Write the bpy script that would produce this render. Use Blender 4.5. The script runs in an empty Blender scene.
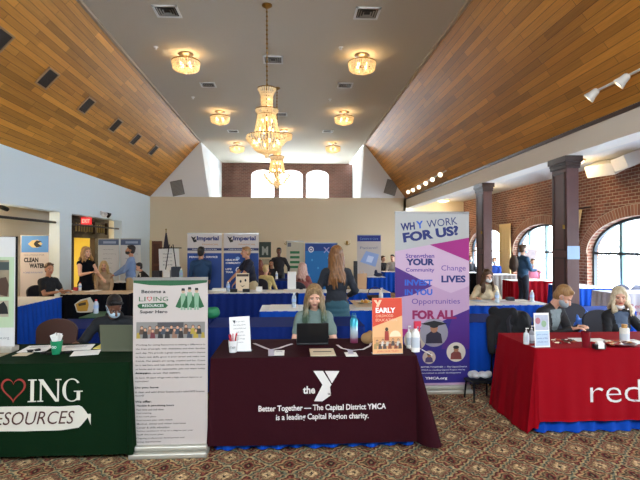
import bpy, bmesh, math, random
from mathutils import Vector, Matrix
random.seed(7)
S = bpy.context.scene
COL = S.collection
R = math.radians
YAW, PITCH, F = R(3.5), R(0.7), 490.0
CAM = Vector((0, 0, 1.7))

# ------------------------------------------------------------------ camera
cam_d = bpy.data.cameras.new('camera'); cam = bpy.data.objects.new('camera', cam_d); COL.objects.link(cam)
cam_d.sensor_width = 36; cam_d.lens = F / 640 * 36; cam_d.clip_end = 300
cam.location = CAM; cam.rotation_euler = (R(90) + PITCH, 0, -YAW)
S.camera = cam

def at(px, py, Y=None, z=None, x=None):
    """world point seen at a photograph pixel, on the plane Y=, z= or x="""
    d = Vector(((px - 320) / F, (240 - py) / F, -1.0))
    d = cam.rotation_euler.to_matrix() @ d
    if Y is not None: t = Y / d.y
    elif z is not None: t = (z - CAM.z) / d.z
    else: t = x / d.x
    return CAM + d * t

# ------------------------------------------------------------------ materials
def lin(c):
    if isinstance(c, str):
        c = c.lstrip('#'); c = [int(c[i:i + 2], 16) / 255 for i in (0, 2, 4)]
    return tuple((v / 12.92 if v <= .04045 else ((v + .055) / 1.055) ** 2.4) for v in c) + (1,)
MATS = {}
def mat(name, col, rough=.6, metal=0, bump=0, bscale=60, var=0, vscale=4, emis=0, spec=.5, sheen=0, trans=0, alpha=1):
    if name in MATS: return MATS[name]
    m = bpy.data.materials.new(name); m.use_nodes = True; MATS[name] = m
    nt = m.node_tree; b = nt.nodes['Principled BSDF']
    c = lin(col)
    b.inputs['Base Color'].default_value = c; b.inputs['Roughness'].default_value = rough
    b.inputs['Metallic'].default_value = metal; b.inputs['Specular IOR Level'].default_value = spec
    b.inputs['Sheen Weight'].default_value = sheen
    b.inputs['Transmission Weight'].default_value = trans
    b.inputs['Alpha'].default_value = alpha
    if emis:
        b.inputs['Emission Color'].default_value = c; b.inputs['Emission Strength'].default_value = emis
    tc = nt.nodes.new('ShaderNodeTexCoord')
    if var:
        n = nt.nodes.new('ShaderNodeTexNoise'); n.inputs['Scale'].default_value = vscale; n.inputs['Detail'].default_value = 4
        nt.links.new(tc.outputs['Object'], n.inputs['Vector'])
        mp = nt.nodes.new('ShaderNodeMapRange'); mp.inputs['To Min'].default_value = 1 - var; mp.inputs['To Max'].default_value = 1 + var
        nt.links.new(n.outputs['Fac'], mp.inputs['Value'])
        mx = nt.nodes.new('ShaderNodeVectorMath'); mx.operation = 'SCALE'; mx.inputs[0].default_value = c[:3]
        nt.links.new(mp.outputs['Result'], mx.inputs['Scale']); nt.links.new(mx.outputs[0], b.inputs['Base Color'])
    if bump:
        n = nt.nodes.new('ShaderNodeTexNoise'); n.inputs['Scale'].default_value = bscale; n.inputs['Detail'].default_value = 3
        nt.links.new(tc.outputs['Object'], n.inputs['Vector'])
        bp = nt.nodes.new('ShaderNodeBump'); bp.inputs['Strength'].default_value = bump; bp.inputs['Distance'].default_value = .02
        nt.links.new(n.outputs['Fac'], bp.inputs['Height']); nt.links.new(bp.outputs[0], b.inputs['Normal'])
    return m

def nodes_mat(name):
    m = bpy.data.materials.new(name); m.use_nodes = True; MATS[name] = m
    return m, m.node_tree, m.node_tree.nodes['Principled BSDF']
def N(nt, typ, **kw):
    n = nt.nodes.new(typ)
    for k, v in kw.items(): setattr(n, k, v)
    return n
def mth(nt, op, a, b=None, c=None):
    n = nt.nodes.new('ShaderNodeMath'); n.operation = op
    for i, v in enumerate((a, b, c)):
        if v is None: continue
        if isinstance(v, (int, float)): n.inputs[i].default_value = v
        else: nt.links.new(v, n.inputs[i])
    return n.outputs[0]
def ramp(nt, fac, stops, interp='LINEAR'):
    r = nt.nodes.new('ShaderNodeValToRGB'); cr = r.color_ramp; cr.interpolation = interp
    while len(cr.elements) > 1: cr.elements.remove(cr.elements[-1])
    cr.elements[0].position = stops[0][0]; cr.elements[0].color = lin(stops[0][1])
    for p, c in stops[1:]:
        e = cr.elements.new(p); e.color = lin(c)
    nt.links.new(fac, r.inputs[0]); return r.outputs[0]

def wood_planks(name, c1, c2, cm, scale_row=.12):
    m, nt, b = nodes_mat(name)
    uv = N(nt, 'ShaderNodeUVMap')
    br = N(nt, 'ShaderNodeTexBrick'); br.offset = .37; br.offset_frequency = 2
    br.inputs['Scale'].default_value = 1; br.inputs['Brick Width'].default_value = 2.1; br.inputs['Row Height'].default_value = scale_row
    br.inputs['Mortar Size'].default_value = .0035; br.inputs['Mortar Smooth'].default_value = .3; br.inputs['Bias'].default_value = -.05
    br.inputs['Color1'].default_value = lin(c1); br.inputs['Color2'].default_value = lin(c2); br.inputs['Mortar'].default_value = lin(cm)
    nt.links.new(uv.outputs[0], br.inputs['Vector'])
    # plank to plank tone
    sp = N(nt, 'ShaderNodeSeparateXYZ'); nt.links.new(uv.outputs[0], sp.inputs[0])
    row = mth(nt, 'FLOOR', mth(nt, 'DIVIDE', sp.outputs[1], scale_row))
    seg = mth(nt, 'FLOOR', mth(nt, 'ADD', mth(nt, 'DIVIDE', sp.outputs[0], 2.9), mth(nt, 'MULTIPLY', row, .377)))
    cb = N(nt, 'ShaderNodeCombineXYZ'); nt.links.new(row, cb.inputs[0]); nt.links.new(seg, cb.inputs[1])
    wn = N(nt, 'ShaderNodeTexWhiteNoise', noise_dimensions='2D'); nt.links.new(cb.outputs[0], wn.inputs[0])
    mp = N(nt, 'ShaderNodeMapping'); mp.inputs['Scale'].default_value = (1.2, 28, 1); nt.links.new(uv.outputs[0], mp.inputs[0])
    gn = N(nt, 'ShaderNodeTexNoise'); gn.inputs['Scale'].default_value = 1.5; gn.inputs['Detail'].default_value = 5; nt.links.new(mp.outputs[0], gn.inputs['Vector'])
    f = mth(nt, 'ADD', mth(nt, 'MULTIPLY', wn.outputs[0], .5), mth(nt, 'MULTIPLY', gn.outputs['Fac'], .6))
    f = mth(nt, 'ADD', f, .42)
    mx = N(nt, 'ShaderNodeVectorMath', operation='SCALE'); nt.links.new(br.outputs['Color'], mx.inputs[0]); nt.links.new(f, mx.inputs['Scale'])
    nt.links.new(mx.outputs[0], b.inputs['Base Color'])
    b.inputs['Roughness'].default_value = .5; b.inputs['Specular IOR Level'].default_value = .3
    bp = N(nt, 'ShaderNodeBump'); bp.inputs['Strength'].default_value = .4; bp.inputs['Distance'].default_value = .004
    nt.links.new(mth(nt, 'SUBTRACT', 1.0, br.outputs['Fac']), bp.inputs['Height']); nt.links.new(bp.outputs[0], b.inputs['Normal'])
    return m

def brick_mat(name, c1, c2, cm, bw=.21, rh=.075):
    m, nt, b = nodes_mat(name)
    uv = N(nt, 'ShaderNodeUVMap')
    br = N(nt, 'ShaderNodeTexBrick')
    br.inputs['Scale'].default_value = 1; br.inputs['Brick Width'].default_value = bw; br.inputs['Row Height'].default_value = rh
    br.inputs['Mortar Size'].default_value = .008; br.inputs['Mortar Smooth'].default_value = .2
    br.inputs['Color1'].default_value = lin(c1); br.inputs['Color2'].default_value = lin(c2); br.inputs['Mortar'].default_value = lin(cm)
    nt.links.new(uv.outputs[0], br.inputs['Vector'])
    n = N(nt, 'ShaderNodeTexNoise'); n.inputs['Scale'].default_value = 1.6; n.inputs['Detail'].default_value = 5; nt.links.new(uv.outputs[0], n.inputs['Vector'])
    mx = N(nt, 'ShaderNodeVectorMath', operation='SCALE'); nt.links.new(br.outputs['Color'], mx.inputs[0])
    nt.links.new(mth(nt, 'ADD', mth(nt, 'MULTIPLY', n.outputs['Fac'], .9), .55), mx.inputs['Scale'])
    nt.links.new(mx.outputs[0], b.inputs['Base Color']); b.inputs['Roughness'].default_value = .85
    bp = N(nt, 'ShaderNodeBump'); bp.inputs['Strength'].default_value = .5; bp.inputs['Distance'].default_value = .01
    nt.links.new(mth(nt, 'SUBTRACT', 1.0, br.outputs['Fac']), bp.inputs['Height']); nt.links.new(bp.outputs[0], b.inputs['Normal'])
    return m

def carpet_mat():
    m, nt, b = nodes_mat('patterned_carpet')
    tc = N(nt, 'ShaderNodeTexCoord')
    no = N(nt, 'ShaderNodeTexNoise'); no.inputs['Scale'].default_value = 22; no.inputs['Detail'].default_value = 2
    nt.links.new(tc.outputs['Object'], no.inputs['Vector'])
    sp = N(nt, 'ShaderNodeSeparateXYZ'); nt.links.new(tc.outputs['Object'], sp.inputs[0])
    P = .32
    wob = mth(nt, 'MULTIPLY', mth(nt, 'SUBTRACT', no.outputs['Fac'], .5), .16)
    u = mth(nt, 'ADD', mth(nt, 'DIVIDE', sp.outputs[0], P), wob); v = mth(nt, 'ADD', mth(nt, 'DIVIDE', sp.outputs[1], P), wob)
    fu = mth(nt, 'ABSOLUTE', mth(nt, 'SUBTRACT', mth(nt, 'FRACT', u), .5)); fv = mth(nt, 'ABSOLUTE', mth(nt, 'SUBTRACT', mth(nt, 'FRACT', v), .5))
    d = mth(nt, 'ADD', fu, fv)
    ang = mth(nt, 'ARCTAN2', fv, fu)
    sc = mth(nt, 'MULTIPLY', mth(nt, 'SINE', mth(nt, 'MULTIPLY', ang, 12)), .035)
    d = mth(nt, 'ADD', d, sc)
    col = ramp(nt, d, [(0, '2a1f1c'), (.06, '33241f'), (.075, 'cfb48a'), (.19, 'a98a62'), (.21, '4a3328'), (.25, '8d7a5c'), (.31, '6f2f2a'), (.38, '9c8564'), (.42, '2d2422'),
                       (.46, '6c7460'), (.53, 'b39468'), (.57, '332622'), (.62, '7a3a32'), (.70, 'a98c62'), (.75, '2b2321'), (.80, '7f6a4c'), (.87, '6b2b28'), (.93, '201a1a'), (1, '8f7b58')], 'LINEAR')
    vo = N(nt, 'ShaderNodeTexVoronoi'); vo.inputs['Scale'].default_value = 55; nt.links.new(tc.outputs['Object'], vo.inputs['Vector'])
    mx = N(nt, 'ShaderNodeVectorMath', operation='SCALE'); nt.links.new(col, mx.inputs[0])
    nt.links.new(mth(nt, 'ADD', mth(nt, 'MULTIPLY', vo.outputs['Distance'], 1.4), .30), mx.inputs['Scale'])
    nt.links.new(mx.outputs[0], b.inputs['Base Color'])
    b.inputs['Roughness'].default_value = .95; b.inputs['Specular IOR Level'].default_value = .1
    return m

def glass_mat():
    m, nt, b = nodes_mat('window_glass')
    out = nt.nodes['Material Output']
    tr = N(nt, 'ShaderNodeBsdfTransparent'); gl = N(nt, 'ShaderNodeBsdfGlossy'); gl.inputs['Roughness'].default_value = .05
    tr.inputs[0].default_value = (.95, .98, 1, 1)
    mx = N(nt, 'ShaderNodeMixShader'); mx.inputs[0].default_value = .05
    nt.links.new(tr.outputs[0], mx.inputs[1]); nt.links.new(gl.outputs[0], mx.inputs[2])
    nt.links.new(mx.outputs[0], out.inputs[0]); nt.nodes.remove(b)
    return m
def crystal_mat():
    m, nt, b = nodes_mat('lit_crystal')
    out = nt.nodes['Material Output']
    tl = N(nt, 'ShaderNodeBsdfTranslucent'); tl.inputs[0].default_value = (1, .95, .86, 1)
    b.inputs['Base Color'].default_value = lin('e8cf9c'); b.inputs['Roughness'].default_value = .15
    b.inputs['Emission Color'].default_value = lin('ffe2ac'); b.inputs['Emission Strength'].default_value = .05
    mx = N(nt, 'ShaderNodeMixShader'); mx.inputs[0].default_value = .35
    nt.links.new(b.outputs[0], mx.inputs[1]); nt.links.new(tl.outputs[0], mx.inputs[2]); nt.links.new(mx.outputs[0], out.inputs[0])
    return m

def hair_mat(name, c1, c2, tip=None, tipz=None):
    m, nt, b = nodes_mat(name)
    tc = N(nt, 'ShaderNodeTexCoord'); mp = N(nt, 'ShaderNodeMapping'); mp.inputs['Scale'].default_value = (90, 90, 5)
    nt.links.new(tc.outputs['Object'], mp.inputs[0])
    n = N(nt, 'ShaderNodeTexNoise'); n.inputs['Scale'].default_value = 1; n.inputs['Detail'].default_value = 3; nt.links.new(mp.outputs[0], n.inputs['Vector'])
    c = ramp(nt, n.outputs['Fac'], [(.3, c1), (.7, c2)])
    if tip:
        sp = N(nt, 'ShaderNodeSeparateXYZ'); nt.links.new(tc.outputs['Object'], sp.inputs[0])
        mr = N(nt, 'ShaderNodeMapRange'); mr.inputs['From Min'].default_value = tipz; mr.inputs['From Max'].default_value = tipz + .18
        mr.inputs['To Min'].default_value = .75; mr.inputs['To Max'].default_value = 0
        nt.links.new(sp.outputs[2], mr.inputs['Value'])
        mx = N(nt, 'ShaderNodeMix', data_type='RGBA'); nt.links.new(mr.outputs[0], mx.inputs[0]); nt.links.new(c, mx.inputs[6]); mx.inputs[7].default_value = lin(tip)
        c = mx.outputs[2]
    nt.links.new(c, b.inputs['Base Color']); b.inputs['Roughness'].default_value = .45
    bp = N(nt, 'ShaderNodeBump'); bp.inputs['Strength'].default_value = .5; bp.inputs['Distance'].default_value = .01
    nt.links.new(n.outputs['Fac'], bp.inputs['Height']); nt.links.new(bp.outputs[0], b.inputs['Normal'])
    return m

M_floor = carpet_mat()
M_woodc = wood_planks('ceiling_planks', 'd6943a', 'b4782a', '4a2e10')
M_brick = brick_mat('red_brick', '8c543e', '6c4030', 'b09c86')
M_brickd = brick_mat('dark_brick', '6e4536', '593528', '7a675a')
M_brickarch = brick_mat('arch_brick', '9c6a54', '84523e', 'b09c88', bw=.075, rh=.25)
M_ceil = mat('ceiling_paint', 'c8c0b0', .9, bump=.05, bscale=200)
M_wallw = mat('white_wall_paint', 'e9e9e6', .85)
M_wallt = mat('tan_wall_paint', 'e2cfae', .85, var=.03, vscale=1)
M_cream = mat('cream_wall_paint', 'e4d8be', .85)
M_glass = glass_mat(); M_crys = crystal_mat()
M_darkw = mat('dark_stained_wood', '3a2620', .45, var=.25, vscale=8)
M_colw = mat('column_wood', '5a3a36', .5, var=.2, vscale=6)
M_black = mat('black_plastic', '101012', .45)
M_blackm = mat('black_metal', '17171a', .35, metal=.7)
M_steel = mat('brushed_steel', 'a9a9a8', .35, metal=1)
M_brass = mat('brass', '9b7a3c', .35, metal=1)
M_white = mat('white_plastic', 'e9e8e4', .45)
M_paper = mat('white_paper', 'f0eeea', .8)
M_banner = mat('banner_vinyl', 'c0b6b0', .5)
M_blue = mat('blue_polyester', '0d46ac', .8, spec=.15, bump=.25, bscale=25, sheen=.0)
M_navy = mat('navy_polyester', '11276c', .8, spec=.15, bump=.2, bscale=25, sheen=.0)
M_red = mat('red_polyester', '920214', .8, spec=.12, bump=.25, bscale=9, sheen=.0)
M_mar = mat('maroon_polyester', '2f0a13', .85, spec=.12, bump=.25, bscale=8, sheen=.0)
M_green = mat('green_polyester', '08220e', .85, spec=.1, bump=.25, bscale=8, sheen=.0)
M_blkc = mat('black_cloth', '101116', .9, spec=.1, bump=.2, bscale=12)
M_lam = mat('white_laminate', 'dfe0e0', .5)
M_frame = mat('dark_window_frame', '1f2a30', .4)
M_ink = mat('black_ink', '18181c', .6)
M_inkn = mat('navy_ink', '1d2a6b', .6)
M_inkw = mat('white_ink', 'f2f0ee', .6)
M_inkg = mat('grey_ink', '6f6f78', .6)

# ------------------------------------------------------------------ mesh helpers
def tagm(o, label=None, cat=None, group=None, kind=None):
    if label: o['label'] = label
    if cat: o['category'] = cat
    if group: o['group'] = group
    if kind: o['kind'] = kind
    return o
def empty(name, loc=(0, 0, 0), rz=0, label=None, cat=None, group=None, kind=None):
    o = bpy.data.objects.new(name, None); COL.objects.link(o); o.location = loc; o.rotation_euler = (0, 0, rz)
    o.empty_display_size = .05
    return tagm(o, label, cat, group, kind)
def link(name, me, parent=None, mats=None, smooth=False):
    o = bpy.data.objects.new(name, me); COL.objects.link(o)
    if mats:
        for m in (mats if isinstance(mats, (list, tuple)) else [mats]): me.materials.append(m)
    if smooth:
        for p in me.polygons: p.use_smooth = True
    if parent: o.parent = parent
    return o
class MB:
    def __init__(s): s.v = []; s.f = []; s.mi = []; s.m = 0; s.uv = None
    def add(s, vs, fs, mi=None):
        n = len(s.v); s.v += [tuple(v) for v in vs]; s.f += [tuple(n + i for i in f) for f in fs]
        s.mi += [s.m if mi is None else mi] * len(fs); return s
    def box(s, a, b, mi=None, M=None):
        x0, y0, z0 = a; x1, y1, z1 = b
        vs = [Vector(p) for p in ((x0, y0, z0), (x1, y0, z0), (x1, y1, z0), (x0, y1, z0), (x0, y0, z1), (x1, y0, z1), (x1, y1, z1), (x0, y1, z1))]
        if M: vs = [M @ v for v in vs]
        return s.add(vs, [(3, 2, 1, 0), (4, 5, 6, 7), (0, 1, 5, 4), (1, 2, 6, 5), (2, 3, 7, 6), (3, 0, 4, 7)], mi)
    def cbox(s, c, d, mi=None, M=None):
        c = Vector(c); h = Vector(d) / 2
        return s.box(c - h, c + h, mi, M)
    def tube(s, pts, r, n=8, mi=None, caps=True, closed=False):
        pts = [Vector(p) for p in pts]; rs = r if isinstance(r, (list, tuple)) else [r] * len(pts)
        rings = []; up = None
        for i, p in enumerate(pts):
            a = pts[i - 1] if (i > 0 or closed) else p; b = pts[(i + 1) % len(pts)] if (i < len(pts) - 1 or closed) else p
            d = (b - a)
            if d.length < 1e-9: d = Vector((0, 0, 1))
            d.normalize()
            if up is None: up = Vector((0, 0, 1)) if abs(d.z) < .9 else Vector((1, 0, 0))
            x = d.cross(up)
            if x.length < 1e-6: x = d.orthogonal()
            x.normalize(); y = d.cross(x); up = -y if False else up
            rings.append([p + (x * math.cos(t) + y * math.sin(t)) * rs[i] for t in [2 * math.pi * k / n for k in range(n)]])
        vs = [v for rg in rings for v in rg]; fs = []
        m = len(pts)
        for i in range(m if closed else m - 1):
            for k in range(n):
                j = (i + 1) % m
                fs.append((i * n + k, i * n + (k + 1) % n, j * n + (k + 1) % n, j * n + k))
        if caps and not closed:
            fs.append(tuple(range(n))[::-1]); fs.append(tuple((m - 1) * n + k for k in range(n)))
        return s.add(vs, fs, mi)
    def cyl(s, c, r, h, n=20, mi=None, r2=None):
        c = Vector(c); return s.tube([c, c + Vector((0, 0, h))], [r, r if r2 is None else r2], n, mi)
    def lathe(s, prof, c=(0, 0, 0), n=24, mi=None, M=None):
        c = Vector(c); vs = []; fs = []
        for r, z in prof:
            for k in range(n):
                t = 2 * math.pi * k / n; v = Vector((r * math.cos(t), r * math.sin(t), z)) + c
                vs.append(M @ v if M else v)
        for i in range(len(prof) - 1):
            for k in range(n): fs.append((i * n + k, i * n + (k + 1) % n, (i + 1) * n + (k + 1) % n, (i + 1) * n + k))
        if prof[0][0] > 1e-5: fs.append(tuple(range(n))[::-1])
        if prof[-1][0] > 1e-5: fs.append(tuple((len(prof) - 1) * n + k for k in range(n)))
        return s.add(vs, fs, mi)
    def ell(s, c, r, M=None, n=14, mi=None):
        c = Vector(c); r = (r, r, r) if isinstance(r, (int, float)) else r
        vs = [Vector((0, 0, 1))]; 
        for i in range(1, n):
            a = math.pi * i / n
            for k in range(n * 2 // 1):
                t = math.pi * k / n; vs.append(Vector((math.sin(a) * math.cos(t), math.sin(a) * math.sin(t), math.cos(a))))
        vs.append(Vector((0, 0, -1))); w = 2 * n
        vs = [Vector((v.x * r[0], v.y * r[1], v.z * r[2])) for v in vs]
        if M: vs = [M @ v for v in vs]
        vs = [v + c for v in vs]
        fs = [(0, 1 + k, 1 + (k + 1) % w) for k in range(w)]
        for i in range(n - 2):
            for k in range(w): fs.append((1 + i * w + k, 1 + (i + 1) * w + k, 1 + (i + 1) * w + (k + 1) % w, 1 + i * w + (k + 1) % w))
        b = 1 + (n - 2) * w
        fs += [(len(vs) - 1, b + (k + 1) % w, b + k) for k in range(w)]
        return s.add(vs, fs, mi)
    def cap(s, a, b, ra, rb, n=12, mi=None):
        a = Vector(a); b = Vector(b); d = b - a; L = d.length
        if L < 1e-6: return s.ell(a, max(ra, rb), n=6)
        d.normalize(); pts = []; rs = []
        for t in (-.98, -.8, -.5, 0): pts.append(a + d * ra * t); rs.append(ra * math.sqrt(1 - t * t))
        for t in (0, .5, .8, .98): pts.append(b + d * rb * t); rs.append(rb * math.sqrt(1 - t * t))
        return s.tube(pts, rs, n, mi)
    def poly(s, pts, mi=None):
        return s.add(pts, [tuple(range(len(pts)))], mi)
    def mesh(s, name):
        me = bpy.data.meshes.new(name); me.from_pydata(s.v, [], s.f); me.polygons.foreach_set('material_index', s.mi)
        me.update(); return me
    def build(s, name, mats, parent=None, smooth=False, bevel=0, fix=True):
        me = s.mesh(name)
        if fix:
            bm = bmesh.new(); bm.from_mesh(me); bmesh.ops.recalc_face_normals(bm, faces=bm.faces); bm.to_mesh(me); bm.free()
        o = link(name, me, parent, mats, smooth)
        if bevel:
            md = o.modifiers.new('bevel', 'BEVEL'); md.width = bevel; md.segments = 2; md.limit_method = 'ANGLE'
        if smooth and not bevel:
            try: me.set_sharp_from_angle(angle=R(50))
            except Exception: pass
        return o
def set_uv(o, fn):
    me = o.data
    while me.uv_layers: me.uv_layers.remove(me.uv_layers[0])
    uv = me.uv_layers.new(name='UVMap')
    for p in me.polygons:
        for li in p.loop_indices:
            uv.data[li].uv = fn(me.vertices[me.loops[li].vertex_index].co, p.normal)
def evaluated(o):
    dg = bpy.context.evaluated_depsgraph_get(); return bpy.data.meshes.new_from_object(o.evaluated_get(dg))
def remesh(mb, voxel, smooth=3):
    me = mb.mesh('tmp'); o = bpy.data.objects.new('tmp', me); COL.objects.link(o)
    m = o.modifiers.new('r', 'REMESH'); m.mode = 'VOXEL'; m.voxel_size = voxel
    if smooth: q = o.modifiers.new('s', 'SMOOTH'); q.iterations = smooth; q.factor = .5
    r = evaluated(o); bpy.data.objects.remove(o); bpy.data.meshes.remove(me)
    for p in r.polygons: p.use_smooth = True
    return r
def curve_mesh(splines, depth, name='c'):
    """2D outlines (with holes) in XY -> mesh extruded +-depth in Z"""
    c = bpy.data.curves.new(name, 'CURVE'); c.dimensions = '2D'; c.fill_mode = 'BOTH'; c.extrude = depth
    for sp in splines:
        s = c.splines.new('POLY'); s.points.add(len(sp) - 1); s.use_cyclic_u = True
        for i, p in enumerate(sp): s.points[i].co = (p[0], p[1], 0, 1)
    o = bpy.data.objects.new(name, c); COL.objects.link(o); me = evaluated(o); bpy.data.objects.remove(o)
    return me
_tc = {}
def text_mesh(body, bold=0, shear=0, spacing=1.0):
    c = bpy.data.curves.new('t', 'FONT'); c.body = body; c.offset = bold; c.shear = shear; c.space_character = spacing; c.resolution_u = 3
    o = bpy.data.objects.new('t', c); COL.objects.link(o); me = evaluated(o); bpy.data.objects.remove(o)
    return me
def text(body, x, z, w, h, m, parent, y=-.004, bold=0, shear=0, name='lettering', ang=0, surf=None, serif=False):
    """lettering in the local XZ plane of parent, facing -Y, lower left at x,z, fitted to w x h"""
    me = text_mesh(body, bold, shear)
    xs = [v.co.x for v in me.vertices]; zs = [v.co.y for v in me.vertices]
    if not xs: return None
    x0, x1, z0, z1 = min(xs), max(xs), min(zs), max(zs); sx = w / (x1 - x0)
    sz = h / (z1 - z0) if h else sx
    ca, sa = math.cos(ang), math.sin(ang)
    for v in me.vertices:
        a = (v.co.x - x0) * sx; b = (v.co.y - z0) * sz
        X = x + a * ca - b * sa; Z = z + a * sa + b * ca
        v.co = (X, (surf(X, Z) if surf else 0) + y, Z)
    return link(name, me, parent, m)
def flat(pts, m, parent, y=-.003, name='printed_shape', surf=None):
    """flat printed polygon in the local XZ plane"""
    mb = MB(); mb.poly([(p[0], (surf(*p) if surf else 0) + y, p[1]) for p in pts]); return mb.build(name, m, parent, fix=False)
def ellp(cx, cz, rx, rz, n=20): return [(cx + rx * math.cos(2 * math.pi * k / n), cz + rz * math.sin(2 * math.pi * k / n)) for k in range(n)]
def rect(x0, z0, x1, z1): return [(x0, z0), (x1, z0), (x1, z1), (x0, z1)]
def copy_tree(o, parent=None):
    c = o.copy(); COL.objects.link(c); c.parent = parent
    for ch in list(o.children): copy_tree(ch, c)
    return c
def struct(o, label=None): o['kind'] = 'structure'; 
# ------------------------------------------------------------------ room
XL, XR, ZE, ZC = -5.6, 4.78, 3.68, 5.92      # eaves and ceiling height
CL, CR = -3.6, 3.05                          # flat ceiling edges
Y0, YB, YA = -3.0, 20.0, 25.0
XW, XLW = 7.4, -6.9                          # brick aisle wall, left recess wall
def plain(name, mb, mats, **k):
    o = mb.build(name, mats, **k); o['kind'] = 'structure'; return o
mb = MB(); mb.box((-10, Y0, -.1), (XW + .4, 21, 0)); plain('floor', mb, M_floor)
mb = MB(); mb.box((CL, Y0, ZC), (CR, YA + .3, ZC + .15)); plain('ceiling', mb, M_ceil)
def slope(xa, za, xb, zb, name):
    mb = MB(); d = Vector((xb - xa, 0, zb - za)); n = Vector((-d.z, 0, d.x)).normalized() * .12
    if n.z < 0: n = -n
    a = Vector((xa, 0, za)); b = Vector((xb, 0, zb))
    mb.add([(p.x, y, p.z) for y in (Y0, YB) for p in (a, b, b + n, a + n)], [(0, 1, 5, 4), (1, 2, 6, 5), (2, 3, 7, 6), (3, 0, 4, 7), (0, 3, 2, 1), (4, 5, 6, 7)])
    o = plain(name, mb, M_woodc); set_uv(o, lambda c, nn: (c.y, (Vector((c.x, 0, c.z)) - a).length)); return o
slope(XL, ZE, CL, ZC, 'ceiling'); slope(XR, ZE, CR, ZC, 'ceiling')
for xa, sgn in ((CL, 1), (CR, -1)):          # slim edge bead where the boards meet the flat ceiling
    mb = MB(); mb.box((xa - .03, Y0, ZC - .05), (xa + .03, YB, ZC)); plain('trim_1' if sgn > 0 else 'trim_2', mb, mat('bead_white', 'b9a890', .6))
# left wall : upper band, solid end, recess
mb = MB()
mb.box((XL - .25, Y0, 2.53), (XL, 16.7, ZE + .1)); mb.box((XL - .25, 16.7, 0), (XL, YB, ZE + .1))
mb.box((XL - .25, 12.3, 0), (XL, 12.95, 2.53))
plain('wall_left', mb, mat('daylit_white_paint', 'deecf1', .85))  # blue daylight from the right windows is put into this wall colour
mb = MB()
mb.box((XLW - .12, Y0, 0), (XLW, 15.9, 2.8)); mb.box((XLW - .12, 19.0, 0), (XLW, 20.7, 2.8)); mb.box((XLW, 20.6, 0), (XL, 20.8, 2.8))
plain('wall_recess', mb, M_cream)
mb = MB(); mb.box((XLW - .12, Y0, 2.78), (XL - .25, 20.8, 2.9)); plain('ceiling', mb, M_ceil)
# room behind the door
mb = MB()
mb.box((-9.9, 15, 0), (-9.8, 21, 2.8)); mb.box((-9.9, 15, 2.8), (XLW - .12, 21, 2.9)); mb.box((-9.9, 14.9, 0), (XLW - .12, 15, 2.8)); mb.box((-9.9, 21, 0), (XLW - .12, 21.1, 2.8))
plain('wall_hallway', mb, mat('yellow_wall_paint', 'eed868', .8))
# dark door surround with transom slats
d1 = empty('door_1', (XLW, 15.9, 0), kind='structure')
mb = MB(); X = 0
for a, b, c, d in ((0, .12, 0, 2.72), (1.78, 1.95, 0, 2.72), (2.98, 3.1, 0, 2.72), (0, 3.1, 2.55, 2.72), (0, 3.1, 1.97, 2.12)):
    mb.box((-.12, a, c), (.05, b, d))
mb.build('door_frame', M_darkw, d1)
mb = MB(); mb.box((-.08, .12, 2.12), (-.05, 2.98, 2.55)); mb.build('transom_panel', M_darkw, d1)
mb = MB()
for k in range(13): mb.box((-.05, .2 + k * .215, 2.18), (-.02, .28 + k * .215, 2.46))
mb.build('transom_slats', mat('pale_slat', 'c9b07c', .6), d1)
dl = MB(); dl.box((-.1, 1.95, 0), (-.04, 2.98, 1.97)); l = dl.build('door_leaf', M_darkw, d1)
mb = MB(); mb.box((-.04, 2.05, 1.05), (-.03, 2.88, 1.85)); mb.box((-.04, 2.05, .15), (-.03, 2.88, .9)); mb.build('door_panel', mat('door_panel_wood', '2c1c17', .4), l)
mb = MB(); mb.tube([(-.03, 2.05, .95), (.03, 2.05, .95), (.03, 2.05, 1.1), (-.03, 2.05, 1.1)], .012); mb.build('door_handle', M_brass, l)
# hallway handrail seen through the door
mb = MB()
for z in (.9, 1.25): mb.tube([(-9.3, 15.3, z), (-9.3, 18.5, z - .0)], .03)
for k in range(7): mb.tube([(-9.3, 15.4 + k * .6, 0), (-9.3, 15.4 + k * .6, 1.25)], .02)
mb.tube([(-9.3, 15.3, .9), (-9.3, 16.6, 1.25)], .02)
tagm(mb.build('handrail', mat('rail_wood', '8a5a22', .5)), 'brown handrail in the yellow hallway beyond the dark doorway', 'railing')
# right beam, aisle ceiling, walls
mb = MB(); mb.box((XR, Y0, 3.27), (5.15, YB, ZE + .1)); plain('trim_3', mb, mat('beam_paint', 'e6dfd2', .8))
mb = MB(); mb.box((XR - .02, Y0, ZE - .07), (XR + .01, YB, ZE - .01)); plain('trim_4', mb, M_darkw)
mb = MB(); mb.box((5.15, Y0, 3.6), (XW + .3, 20.7, 3.72)); plain('ceiling', mb, mat('aisle_ceiling_paint', 'd8d6d2', .85))
mb = MB(); mb.box((XR - .1, 20.5, 0), (XW + .3, 20.7, 3.65)); mb.box((XR - .1, YB, 0), (XR, 20.7, 3.65)); plain('wall_aisle', mb, M_cream)
WC = (2.0, 6.0, 10.0, 14.05, 18.1); HW, SP, RISE, SILL = 1.8, 1.52, .83, .5
def arch(yc, hw, zs, zsp, rise, n=24):
    return [(yc - hw, zs), (yc + hw, zs)] + [(yc + hw * math.cos(math.pi * k / n), zsp + rise * math.sin(math.pi * k / n)) for k in range(n + 1)]
me = curve_mesh([[(Y0, 0), (20.7, 0), (20.7, 3.65), (Y0, 3.65)]] + [arch(c, HW, SILL, SP, RISE) for c in WC], .15)
for v in me.vertices: y, z, d = v.co; v.co = (XW + .15 + d, y, z)
o = link('wall_right', me, None, M_brick); o['kind'] = 'structure'
set_uv(o, lambda c, n: (c.y + (c.x if abs(n.x) < .5 else 0), c.z))
ti = 5
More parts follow.
